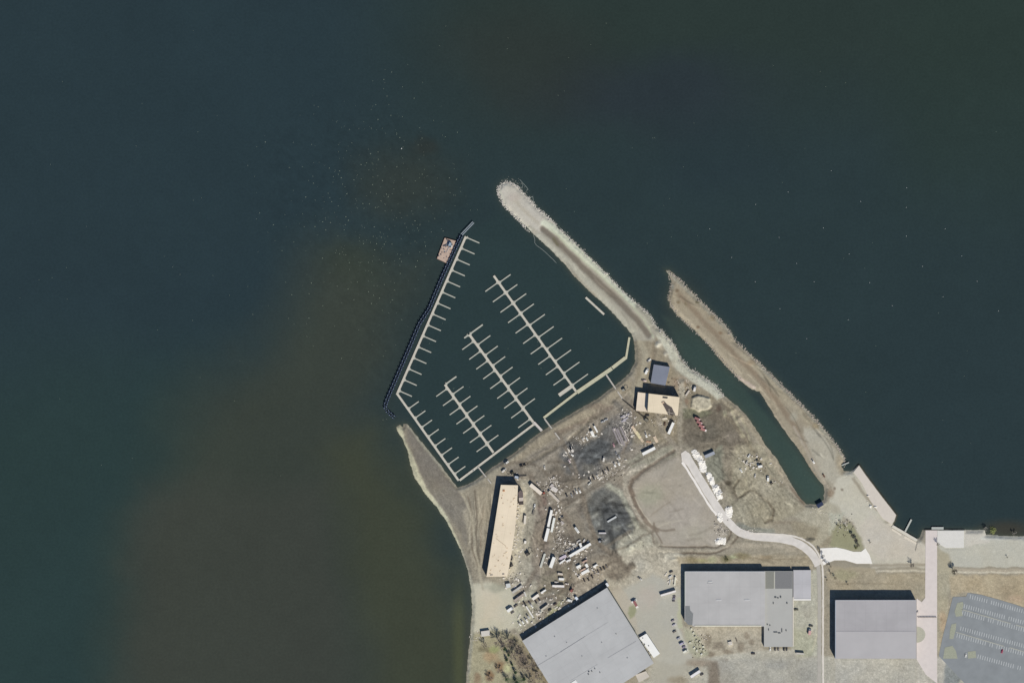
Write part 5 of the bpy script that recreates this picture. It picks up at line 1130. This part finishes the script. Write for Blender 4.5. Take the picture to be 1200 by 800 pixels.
box_truck(676, 620.6, -55, (206,206,202), WHT, 'white truck on dirt between the skips and the dark earth heap', Gv, 8, 2.8)
excavator(703.5, 634, 10, (150,150,150), 'grey machine on the southwest lobe of the dark earth heap', None, 1.0)
trailer(717, 608, 30, (196,198,196), 'pale flat trailer in the middle of the dark earth heap', None, 12, 2, 1.8, flat=True)
trailer(706, 624.2, 0, (200,196,196), 'pinkish-white trailer at the south end of the dark earth heap', None, 8.5, 1.8, 2.2)
container(615.5, 634.8, 80, (232,226,216), 'small white box on the rubble east of the tan building', L=3.4, W=2.4, h=2.2)
excavator(618.5, 648.5, 35, (88,84,78), 'dark digger midway along the east side of the tan building', Gv, 1.3)
excavator(599, 654, 250, (92,88,84), 'dark digger, northern of two working beside the south end of the tan building', Gv, 1.1); excavator(599, 662, 200, (80,76,74), 'dark digger, southern of two working beside the south end of the tan building', Gv, 1.1)
# --- material field
trailer(679.8, 644, 30.5, WHT, 'longest bright white trailer beside the lumber field, pointing northeast', 'white trailers', 29, 3.1, 3.2)
trailer(680.6, 639, -65, WHT, 'short white trailer butting onto the north side of the longest one', 'white trailers', 6.5, 2.6, 2.6)
stack(659.8, 652.5, 28, (208,196,206), 'lilac-white stack at the west end of the longest white trailer', 'material stacks in the yard', 9, 3.2, 1.4)
trailer(659, 657.6, 36, WHT, 'thin white trailer southwest of the lilac-white stack', 'white trailers', 8, 1.9, 2.4); trailer(666.2, 656.3, 27, WHT, 'small white trailer just east of the thin white one', 'white trailers', 5.5, 2.0, 2.4)
k = 0
for i, (px, py, a, c_, L_) in enumerate(((664,645,30,(170,168,164),5),(669,643,32,(150,146,142),6),(673,639.5,30,(186,184,178),5),(668,648,30,(120,116,112),6),(674,645,28,(176,174,170),5),(678,633.5,30,(190,186,180),5),(684,633,60,(206,202,196),4),(688,635,60,(170,166,160),4),(672,649.8,30,(96,92,90),5),(671,636,32,(160,156,152),5))):
    stack(px, py, a, c_, f'grey timber stack, number {("one","two","three","four","five","six","seven","eight","nine","ten")[i]} in the cluttered store north of the longest white trailer', 'grey timber stacks', L_, 1.6, 1.2) if False else None
locs = (('west corner',664,645,30,(170,168,164),5),('inner west side',669,642.5,32,(150,146,142),6),('upper middle',673.5,639,30,(186,184,178),5),('lower west side',667.5,648.6,30,(120,116,112),6),('centre',674,644.5,28,(176,174,170),5),('north tip',678,633.5,30,(190,186,180),5),('northeast edge',684.5,633,60,(206,202,196),4),('east corner',689,634.5,60,(170,166,160),4))
for nm, px, py, a, c_, L_ in locs: stack(px, py, a, c_, f'{"dark" if c_[0] < 130 else "grey"} timber stack at the {nm} of the timber store above the longest trailer', 'grey timber stacks', L_, 1.8, 1.2)
container(678.1, 663.4, 28, WHT, 'white box, westernmost in the cluster south of the longest trailer', 'white boxes south of the longest trailer', 5.6, 3, 2.4)
container(685.3, 657.2, 28, (186,158,142), 'reddish-tan box, northernmost in the cluster south of the longest trailer', 'white boxes south of the longest trailer', 6.5, 1.8, 2.0)
container(687.5, 662.2, -62, WHT, 'small upright white box in the middle of the cluster south of the longest trailer', 'white boxes south of the longest trailer', 4.4, 3, 2.2)
container(683, 667, 28, (206,176,156), 'thin tan box between the small upright white box and the widest white box', 'white boxes south of the longest trailer', 7, 1.5, 1.8)
container(685.6, 669.6, 28, WHT, 'widest white box in the cluster south of the longest trailer', 'white boxes south of the longest trailer', 9.5, 3.2, 2.4)
container(697.6, 662.4, 30, WHT, 'narrow white box, easternmost in the cluster', 'white boxes south of the longest trailer', 5.6, 1.8, 2.0)
container(678.6, 675.4, 55, (216,206,192), 'little cream box, southernmost in the cluster', 'white boxes south of the longest trailer', 3.4, 1.8, 1.8)
pts = ((684.6,679.4),(689.4,678.4),(693.9,675.2),(696.4,670.2),(701.2,669.2),(704.2,666),(707.6,665),(711,663))
cols = (('dark',(70,62,58)),('black',(48,44,42)),('dark',(64,58,54)),('grey',(116,108,102)),('dark grey',(92,84,78)),('dark',(76,70,64)),('black',(52,48,46)),('grey',(112,104,98)))
for i, ((px, py), (cn, cc_)) in enumerate(zip(pts, cols)): car(px, py, -62, cc_, f'{cn} car, {ords[i]} from the west in the eight-car row facing the tilted warehouse', 'cars facing the tilted warehouse', 4.2)
container(657.8, 678, -3, WHT, 'small white box on olive dirt, north of the long white trailer', None, 6, 2.6, 2.4); container(656.5, 672, -8, (206,194,180), 'beige box, northernmost on the olive dirt', None, 6, 2.2, 2.2)
trailer(654.2, 686.2, -2, (232,226,220), 'long white trailer lying east-west on the olive dirt', 'white trailers', 14, 2.6, 3.4)
car(664.2, 683.8, -5, (220,210,198), 'cream car at the east end of the east-west trailer', Gv); car(652, 681.6, -8, (220,212,200), 'cream car just north of the east-west trailer', Gv)
excavator(670, 691, 60, (150,96,90), 'reddish digger north of the tilted warehouse', Gv, 1.1)
van(667.7, 703.2, -14, WHT, 'white van tight against the shadow of the tilted warehouse', Gv, 5.6, 2.5)
# --- northwest of the tilted warehouse
trailer(636.8, 692.5, 34, WHT, 'slim white trailer, the most northeasterly of those by the sandy lot', 'white trailers', 7, 2, 2.4)
container(627.6, 699, 37, (234,226,214), 'white tent-like box in the middle of the sandy lot', None, 9, 3.2, 2.6)
trailer(606.2, 690, 35, (186,182,174), 'grey flat trailer, northern of a parallel pair on the sandy lot', 'flat trailers on the sandy lot', 14, 2.8, 2.4)
trailer(608.5, 699.5, 36, (172,160,148), 'brownish flat trailer, southern of a parallel pair on the sandy lot', 'flat trailers on the sandy lot', 14, 2.8, 2.6)
trailer(615.4, 695.6, -68, (206,204,196), 'short pale trailer at the east ends of the parallel pair', 'white trailers', 6, 1.7, 2)
box_truck(597.8, 713.6, 34, WHT, (200,200,200), 'white truck at the west side of the sandy lot', Gv, 8, 3.4); car(600.6, 717, 34, (110,104,104), 'dark grey car close south of the white truck on the sandy lot', Gv)
pickup(604.8, 709.2, 30, (130,122,112), 'brownish pickup just east of the white truck on the sandy lot', Gv)
trailer(620.8, 716.4, -58, (222,218,210), 'long thin pale trailer slanting toward the tilted warehouse', 'white trailers', 16, 1.8, 2.4)
pickup(614.8, 706.6, -58, (70,68,68), 'dark pickup at the north end of the slanting pale trailer', Gv)
row = [(608.8,730.2,WHT,'white'),(612.2,727.8,WHT,'white'),(616.4,725.6,WHT,'bright white'),(618.6,721.6,SIL,'silver')]
for i, q in enumerate(row): pickup(q[0], q[1], -55, q[2], f'{q[3]} pickup, {ords[i]} from the west in the four-truck row nearest the warehouse corner', 'pickups nearest the warehouse corner')
row = [(620.8,706,(92,88,96),'dark grey'),(623.2,709.6,WHT,'white'),(627.8,704.6,DRK,'dark'),(631.6,701.6,DRK,'dark')]
for i, q in enumerate(row): car(q[0], q[1], -55, q[2], f'{q[3]} car, {ords[i]} from the west in the short row beside the tent-like box', 'cars beside the tent-like box')
trailer(638, 711.6, 36, (196,188,172), 'beige trailer parallel to the north wall of the tilted warehouse', 'white trailers', 10, 2.2, 2.8)
car(634.2, 716.2, 40, (224,220,206), 'cream car at the west end of the beige trailer', Gv); car(644.4, 714, 40, (76,74,62), 'dark olive car east of the beige trailer', Gv); car(650.6, 707.4, 30, (90,76,70), 'dark brown car further east of the beige trailer', Gv)
# --- lot between the sheds
t = box_truck(744.8, 707.5, -62, (150,100,98), WHT, 'maroon truck with a white cab at the west edge of the paved lot', Gv, 9, 3)
van(743, 703.6, 30, WHT, 'white van crossing behind the maroon truck', Gv, 6.5, 2.2)
trailer(783, 694.6, 16.5, (232,226,220), 'long slim white trailer on the paved lot, west of the wide flat warehouse', 'white trailers', 18.5, 2.3, 3.2)
pickup(750, 677.5, -40, (196,192,186), 'pale pickup alone at the north end of the paved lot', Gv)
car(785.6, 675, 30, WHT, 'white car, westernmost by the northwest corner of the wide flat warehouse', Gv); car(786.5, 669.6, 25, (96,88,84), 'dark brown car north of the white car at the warehouse corner', Gv)
trailer(791, 680.5, 85, (230,226,206), 'narrow cream trailer parked parallel to the west wall of the wide warehouse', 'white trailers', 10, 1.6, 2); trailer(785, 681, 82, (206,206,200), 'small pale trailer west of the narrow cream one', 'white trailers', 5, 1.2, 1.4)
for i, q in enumerate(((790.2,698.4),(789.8,701),(789.4,703.6))): stack(q[0], q[1], 8, ((108,100,108),(150,146,160),(104,98,104))[i], f'{("dark grey","lilac-grey","dark grey")[i]} pallet stack, {ords[i]} from the north south of the slim white trailer', 'pallet stacks by the slim white trailer', 3.2, 1.5, 1.2)
row = [(788.6,726.6,(170,160,162),'grey-pink'),(790,731.5,(206,200,206),'pale'),(790.4,739.4,(124,118,112),'brown-grey'),(795,747.2,(170,170,180),'grey'),(799,753.4,(178,172,190),'lilac-grey'),(801.4,757.4,(150,140,158),'dull mauve'),(803.2,762.4,(230,228,214),'cream')]
for i, q in enumerate(row): (van if i in (4, 6) else car)(q[0], q[1], 30, q[2], f'{q[3]} {"van" if i in (4,6) else "car"}, {ords[i]} from the north in the curved row southwest of the wide warehouse', 'vehicles in the curved row')
pal = ((810,736.5,'northernmost'),(812.5,741,'second from the north'),(814.5,745.5,'third from the north'),(816.5,750,'western of the middle two'),(820,751.5,'eastern of the middle two'),(808.5,752.5,'westernmost'),(813.5,758.6,'southwest'),(816.5,761.6,'south-centre'),(824,757,'easternmost'),(824.6,761,'second easternmost'),(822,766,'southernmost'))
for px, py, nm in pal: stack(px, py, R.uniform(0, 90), R.choice(((216,214,196),(196,192,170),(224,222,210))), f'small pale pallet load, {nm} in the corner behind the wide warehouse', 'pallet loads behind the wide warehouse', 2.6, 1.8, 1.2, 'pallet_load', 'pallet')
trailer(814.8, 789, 33, (230,226,224), 'white trailer at the bottom edge, south of the pallet corner', 'white trailers', 13, 3.2, 3.4); car(822.5, 789.5, 30, (90,84,84), 'dark car at the east side of the bottom-edge white trailer', Gv)
stack(855.6, 753.2, 10, (216,208,196), 'whitish slab stack in the stained yard south of the wide warehouse', 'material stacks in the yard', 5, 4, 1)
pipes(863, 749.2, -70, (120,112,104), 'little rack of dark bars east of the whitish slab stack', None, 4, 1.4)
car(933, 713.8, 0, (104,102,90), 'olive-grey car beside the block with dark roof panels', Gv, 5)
car(950.2, 732.8, -5, (96,92,84), 'dark olive car in the yard next to the thin white footpath', Gv); box_truck(948.8, 739.8, 82, (206,168,162), WHT, 'pinkish truck with a white cab in the yard next to the footpath', Gv, 7, 3)
trailer(937.6, 765.2, -5, (196,190,180), 'pale trailer at the south end of the yard by the footpath', 'white trailers', 9.5, 2, 2.8)
row = [(902.5,757.8,WHT,'white'),(908.4,757,(96,92,90),'dark grey'),(912,757,(120,116,114),'grey'),(918.6,757.2,DRK,'black'),(921.8,757.2,(70,68,68),'dark')]
row = [(a, 759.6, c_, n_) for a, b, c_, n_ in row]
for i, q in enumerate(row): car(q[0], q[1], 88, q[2], f'{q[3]} car, {ords[i]} from the west, south of the dark-panelled block', 'cars south of the dark-panelled block')
car(882.5, 765.2, 0, (84,76,72), 'small dark car alone, southwest of the dark-panelled block', Gv)
# --- parking lot
car(1131.8, 767, 82, WHT, 'white car in the big striped parking lot', 'cars in the striped lot'); car(1174.2, 762.6, 75, (176, 84, 104), 'red car in the big striped parking lot', 'cars in the striped lot')
# barrier by the promenade
t = thing('barrier', 'dark barrier rail crossing the pale promenade beside the grey warehouse', 'barrier', P(1075.8, 722.8, 1.8), 0)
for k in range(7): MB().box(0, 0, 0, .25, .25, 1.6).build('post', mat((66,60,56)), t, (k * 3.5, 0, 0))
MB().box(10.5, .02, 1.25, 22, .35, .25).build('rail', mat((60,54,50)), t); MB().box(10.5, .02, .5, 22, .3, .2).build('rail', mat((60,54,50)), t)
t = thing('sign_frame', 'small white sign frame at the west end of the promenade barrier', 'sign', P(1075.8, 718, 1.8), .7)
MB().box(0, 0, 0, .2, .2, 2.2).build('post', mat((70,66,62)), t); MB().box(0, 0, 1.4, 3, .16, 1.2).build('board', mat((226,222,214)), t)
# small piers
def pier(label, a, b, w_):
    ax, ay, _ = P(*a); bx, by, _ = P(*b); L_ = math.hypot(bx-ax, by-ay)
    t = thing('pier', label, 'pier', (ax, ay, 0), math.atan2(by-ay, bx-ax)); MB().box(L_/2, 0, 1.1, L_, w_, .3).build('deck', mat((184,186,178), .8, .06), t)
    for k in range(int(L_ / 4) + 1):
        for s in (-1, 1): MB().tube((min(L_ - .3, k * 4 + .3), s * w_ * .35, -2.5), (min(L_ - .3, k * 4 + .3), s * w_ * .35, 1.1), .16).build('pile', mat((90,84,74)), t)
pier('short pier at the north shoulder of the quay', (986.3,545), (994.8,541.6), 1.2); pier('narrow pier south of the quay point, reaching northeast', (1060.5,622.8), (1068,608.3), 1.9)
t = thing('float_platform', 'grey platform projecting from the shore at the head of the promenade', 'platform', P(1098.6, 618.5, 0)); MB().box(0, 0, .9, 14, 2.8, .5).build('deck', mat((178,182,176), .8, .06), t)
for k in (-6, 0, 6): MB().tube((k, 0, -2), (k, 0, .9), .25).build('pile', mat((90,84,74)), t)
# fence stub where the quay meets the promenade
t = thing('fence', 'thin dark fence running inland from the corner between quay and promenade', 'fence', P(1076, 631.5, 1.7), math.radians(-103))
MB().box(7, 0, 1.1, 14, .12, .12).build('rail', mat((80,74,68)), t); MB().box(7, 0, .5, 14, .12, .12).build('rail', mat((80,74,68)), t)
for k in range(8): MB().box(0, 0, 0, .16, .16, 1.3).build('post', mat((70,64,58)), t, (k * 2, 0, 0))

# ------------------------------------------------------------------ trees
def bare_tree(px, py, h, label, group=None, spread=.5, rgb=(104, 92, 80), dens=5, name='bare_tree'):
    rs = random.Random(int(px * 31 + py * 17)); t = thing(name, label, 'tree', P(px, py, gz(px, py) - .1), 0, group)
    tr = MB(); tw = MB(); top = Vector((rs.uniform(-.3, .3), rs.uniform(-.3, .3), h * .45)); r0 = h * .028 + .06
    tr.tube((0, 0, 0), top, r0, r0 * .7, 7); 
    def grow(p, d, l, r, lev):
        q = p + d * l; (tr if lev == 0 else tw).tube(p, q, r, r * .55, 5 if lev else 6)
        if lev >= 3: return
        for _ in range(dens if lev < 2 else 4):
            nd = (d + Vector((rs.uniform(-1, 1), rs.uniform(-1, 1), rs.uniform(-.35, .75))) * .85).normalized(); grow(p + d * l * rs.uniform(.35, 1), nd, l * rs.uniform(.5, .72), r * .5, lev + 1)
    for k in range(dens):
        a = k * 6.28 / dens + rs.uniform(-.4, .4); d = Vector((math.cos(a) * spread, math.sin(a) * spread, .75)).normalized()
        grow(top * rs.uniform(.6, 1), d, h * .34, r0 * .6, 0)
    tr.build('trunk', mat(tuple(c * .85 for c in rgb), .9, .1), t); tw.build('crown', mat(rgb, .9, .15), t); return t
def leaf_tree(px, py, h, rad, rgb, label, group=None, conic=True, n=900, name='evergreen_tree'):
    rs = random.Random(int(px * 31 + py * 17)); t = thing(name, label, 'tree', P(px, py, gz(px, py) - .1), 0, group)
    MB().tube((0, 0, 0), (0, 0, h * .85), h * .03 + .08, .05, 7).build('trunk', mat((84,70,56), .9, .1), t)
    m = MB()
    clumps = [(rs.uniform(0, 6.28), rs.random() ** .6, rs.uniform(.12, .95)) for _ in range(28)]
    for _ in range(n):
        a, rr_, zz = clumps[rs.randrange(28)]
        k = (1 - zz) if conic else math.sqrt(max(0, 1 - (2 * zz - 1) ** 2)); R_ = rad * (k * .95 + .08) * rr_
        c = Vector((math.cos(a) * R_, math.sin(a) * R_, h * (.15 + .85 * zz))) + Vector((rs.gauss(0, .28), rs.gauss(0, .28), rs.gauss(0, .3))) * rad * .55
        u = Vector((rs.gauss(0, 1), rs.gauss(0, 1), rs.gauss(0, .6))).normalized(); v = u.cross(Vector((rs.gauss(0, 1), rs.gauss(0, 1), rs.gauss(0, 1)))).normalized(); s = rs.uniform(.14, .34)
        m.add([c - u * s, c + v * s * .6, c + u * s, c - v * s * .6], [(0, 1, 2, 3)])
    m.build('crown', mat(rgb, .9, .3, .8), t); return t
Ge = 'evergreens in the wooded corner'
for q in ((591.5,760,9,3.4,'northernmost evergreen in the wooded corner at the bottom left'),(596,766.5,7,2.8,'second evergreen from the north in the wooded corner'),(594,772.5,6,2.4,'third evergreen from the north in the wooded corner'),(604,787,7,2.8,'evergreen east of the yellow-green clearing in the wooded corner'),(593.5,795.5,8,4,'westernmost evergreen on the bottom edge of the wooded corner'),(606,799,8,4.5,'middle evergreen on the bottom edge of the wooded corner'),(614,795,7,3.4,'easternmost evergreen on the bottom edge of the wooded corner'),(600,778,4,1.8,'smallest evergreen, between the third and the clearing')):
    leaf_tree(q[0], q[1], q[2], q[3], (62,84,60), q[4], Ge)
Gb = 'bare trees in the wooded corner'
for q in ((585.5,752,13,'tall bare tree with the longest shadow at the north tip of the wooded corner'),(597.5,752,11,'bare tree just east of the tallest, near the warehouse corner'),(606,760,10,'bare tree between the evergreens and the warehouse wall, northern one'),(612,770,10,'bare tree halfway along the warehouse west wall'),(618,782,9,'bare tree halfway between the warehouse wall and the bottom evergreens'),(625,776,8,'bare tree closest to the warehouse west wall'),(631,790,10,'bare tree closest to the bottom edge beside the warehouse'),(568,755,7,'bare tree just south of the whitish hut'),(574,794,7,'bare tree at the bottom edge near the shore'),(586,785,7,'bare tree in the brown soil west of the clearing'),(602,768,9,'bare tree in the middle of the wooded corner'),(622,798,9,'bare tree on the bottom edge east of the evergreens')):
    bare_tree(q[0], q[1], q[2] * 1.15, q[3], Gb, .95, (146,134,124), 6)
Gp = 'young trees beside the footpath'
for i, (px, py) in enumerate(((961,645.5),(964,651),(965,656),(969,660),(973,663),(973,671),(978,676.5),(968.5,678.5),(993,684))):
    bare_tree(px, py, (5.5,6,5.5,5,4.5,4.5,5,4,4)[i], f'{"last" if i == 8 else ords[i]} young bare tree counted from the north beside the thin white footpath', Gp, .55, (84,76,68), 5)
Gs = 'shrubs on the olive patch'
for q in ((981,614.5,3.2,'shrub on the west corner of the olive patch by the quay'),(985,611.5,3.5,'shrub at the north tip of the olive patch by the quay'),(989.5,615.5,3,'shrub on the northeast edge of the olive patch'),(985,618.5,2.6,'shrub just inside the north part of the olive patch')):
    bare_tree(q[0], q[1], q[2], q[3], Gs, .9, (92,88,74), 5, 'shrub')
for q in ((998.5,627,5.5,'dense dark shrub, northern of three on the east edge of the olive patch'),(1002.5,632,6,'dense dark shrub, middle of three on the east edge of the olive patch'),(1005,638,5,'dense dark shrub, southern of three on the east edge of the olive patch')):
    bare_tree(q[0], q[1], q[2], q[3], Gs, .8, (92,84,84), 7, 'shrub')
leaf_tree(1003, 641, 2.6, 2, (98,100,62), 'low olive bush at the south end of the olive patch', Gs, False, 300, 'bush')
leaf_tree(1163, 621, 5, 4.2, (168,174,110), 'yellow-green bush on the shoreline step at the right', None, False, 1100, 'bush')
bare_tree(1154.5, 619, 6, 'pale bare tree leaning over the water beside the yellow-green bush', None, .9, (164,160,152), 6)
bare_tree(1188, 624.5, 6, 'pale bare tree on the shoreline near the right edge', None, .9, (176,170,160), 6)
bare_tree(1117.5, 669, 9, 'dark bare tree at the road edge east of the promenade', None, .6, (92,84,76), 7)
bare_tree(1068, 661.5, 7, 'bare tree on the grass strip west of the promenade', None, .7, (120,108,104), 6)
bare_tree(1099, 637, 7, 'bare tree at the corner of the white plaza and the promenade', None, .5, (130,122,112), 5)
bare_tree(1019.3, 635, 3.5, 'tiny bare tree alone on the pale quay paving', None, .7, (84,76,70), 5)
bare_tree(1180, 652.5, 3, 'tiny bare tree on the grey paving near the right edge', None, .5, (84,76,70), 5)
for q in ((596.5,538.5),): pass
mb = MB(); r = random.Random(55); WOOD = [(578,742),(600,742),(612,752),(640,797),(646,812),(598,812),(600,790),(590,770)]
for _ in range(1500):
    px, py = r.uniform(576, 646), r.uniform(740, 812)
    if poly_sd(np.array([px]), np.array([py]), WOOD)[0] < .5: continue
    x, y, _ = P(px, py); a = r.uniform(0, 6.28); l = r.uniform(.8, 2.6); z = gz(px, py)
    mb.tube((x, y, z), (x + l * math.cos(a), y + l * math.sin(a), z + r.uniform(.6, 2.4)), .16, .05, 3)
tag(mb.build('undergrowth', mat((168,158,148), .9, .25, .6)), 'grey leafless undergrowth between the trees of the wooded corner', 'undergrowth', kind='stuff')
leaf_tree(851, 655, 2.2, 3.2, (112,110,78), 'olive bush on the verge north of the wide warehouse', None, False, 500, 'bush')

# ------------------------------------------------------------------ light, sky, camera
el = math.radians(38); az = math.atan2(.45, -.89)
sun = bpy.data.lights.new('sun', 'SUN'); sun.energy = 4.55; sun.angle = math.radians(.53); sun.color = (1, .957, .865)
so = bpy.data.objects.new('sun', sun); C.objects.link(so)
dirv = Vector((-.45, .89, 0)).normalized() * math.cos(el) + Vector((0, 0, -math.sin(el)))
so.rotation_euler = dirv.to_track_quat('-Z', 'Y').to_euler(); so.location = (200, -400, 500)
wd = bpy.data.worlds.new('World'); sc.world = wd; wd.use_nodes = True
nt = wd.node_tree; bg = nt.nodes['Background']; sky = nt.nodes.new('ShaderNodeTexSky'); sky.sky_type = 'NISHITA'; sky.sun_disc = False
sky.sun_elevation = el; sky.sun_rotation = az; sky.air_density = 1.0; sky.dust_density = .2; sky.ozone_density = 4.0
tint = nt.nodes.new('ShaderNodeVectorMath'); tint.operation = 'MULTIPLY'; tint.inputs[1].default_value = (.92, .99, 1.08)
nt.links.new(sky.outputs[0], tint.inputs[0]); nt.links.new(tint.outputs[0], bg.inputs[0]); bg.inputs[1].default_value = 0.062
cam = bpy.data.cameras.new('camera'); co = bpy.data.objects.new('camera', cam); C.objects.link(co)
co.location = (0, 0, 6000); co.rotation_euler = (0, 0, 0); cam.sensor_width = 36; cam.lens = 36 * 6000 / 1200.0
cam.clip_start = 10; cam.clip_end = 20000
sc.camera = co
sc.render.resolution_x = 1024; sc.render.resolution_y = 682
sc.view_settings.view_transform = 'Standard'; sc.view_settings.look = 'None'; sc.view_settings.gamma = 1; sc.view_settings.use_curve_mapping = False
sc.view_settings.exposure = 0.0
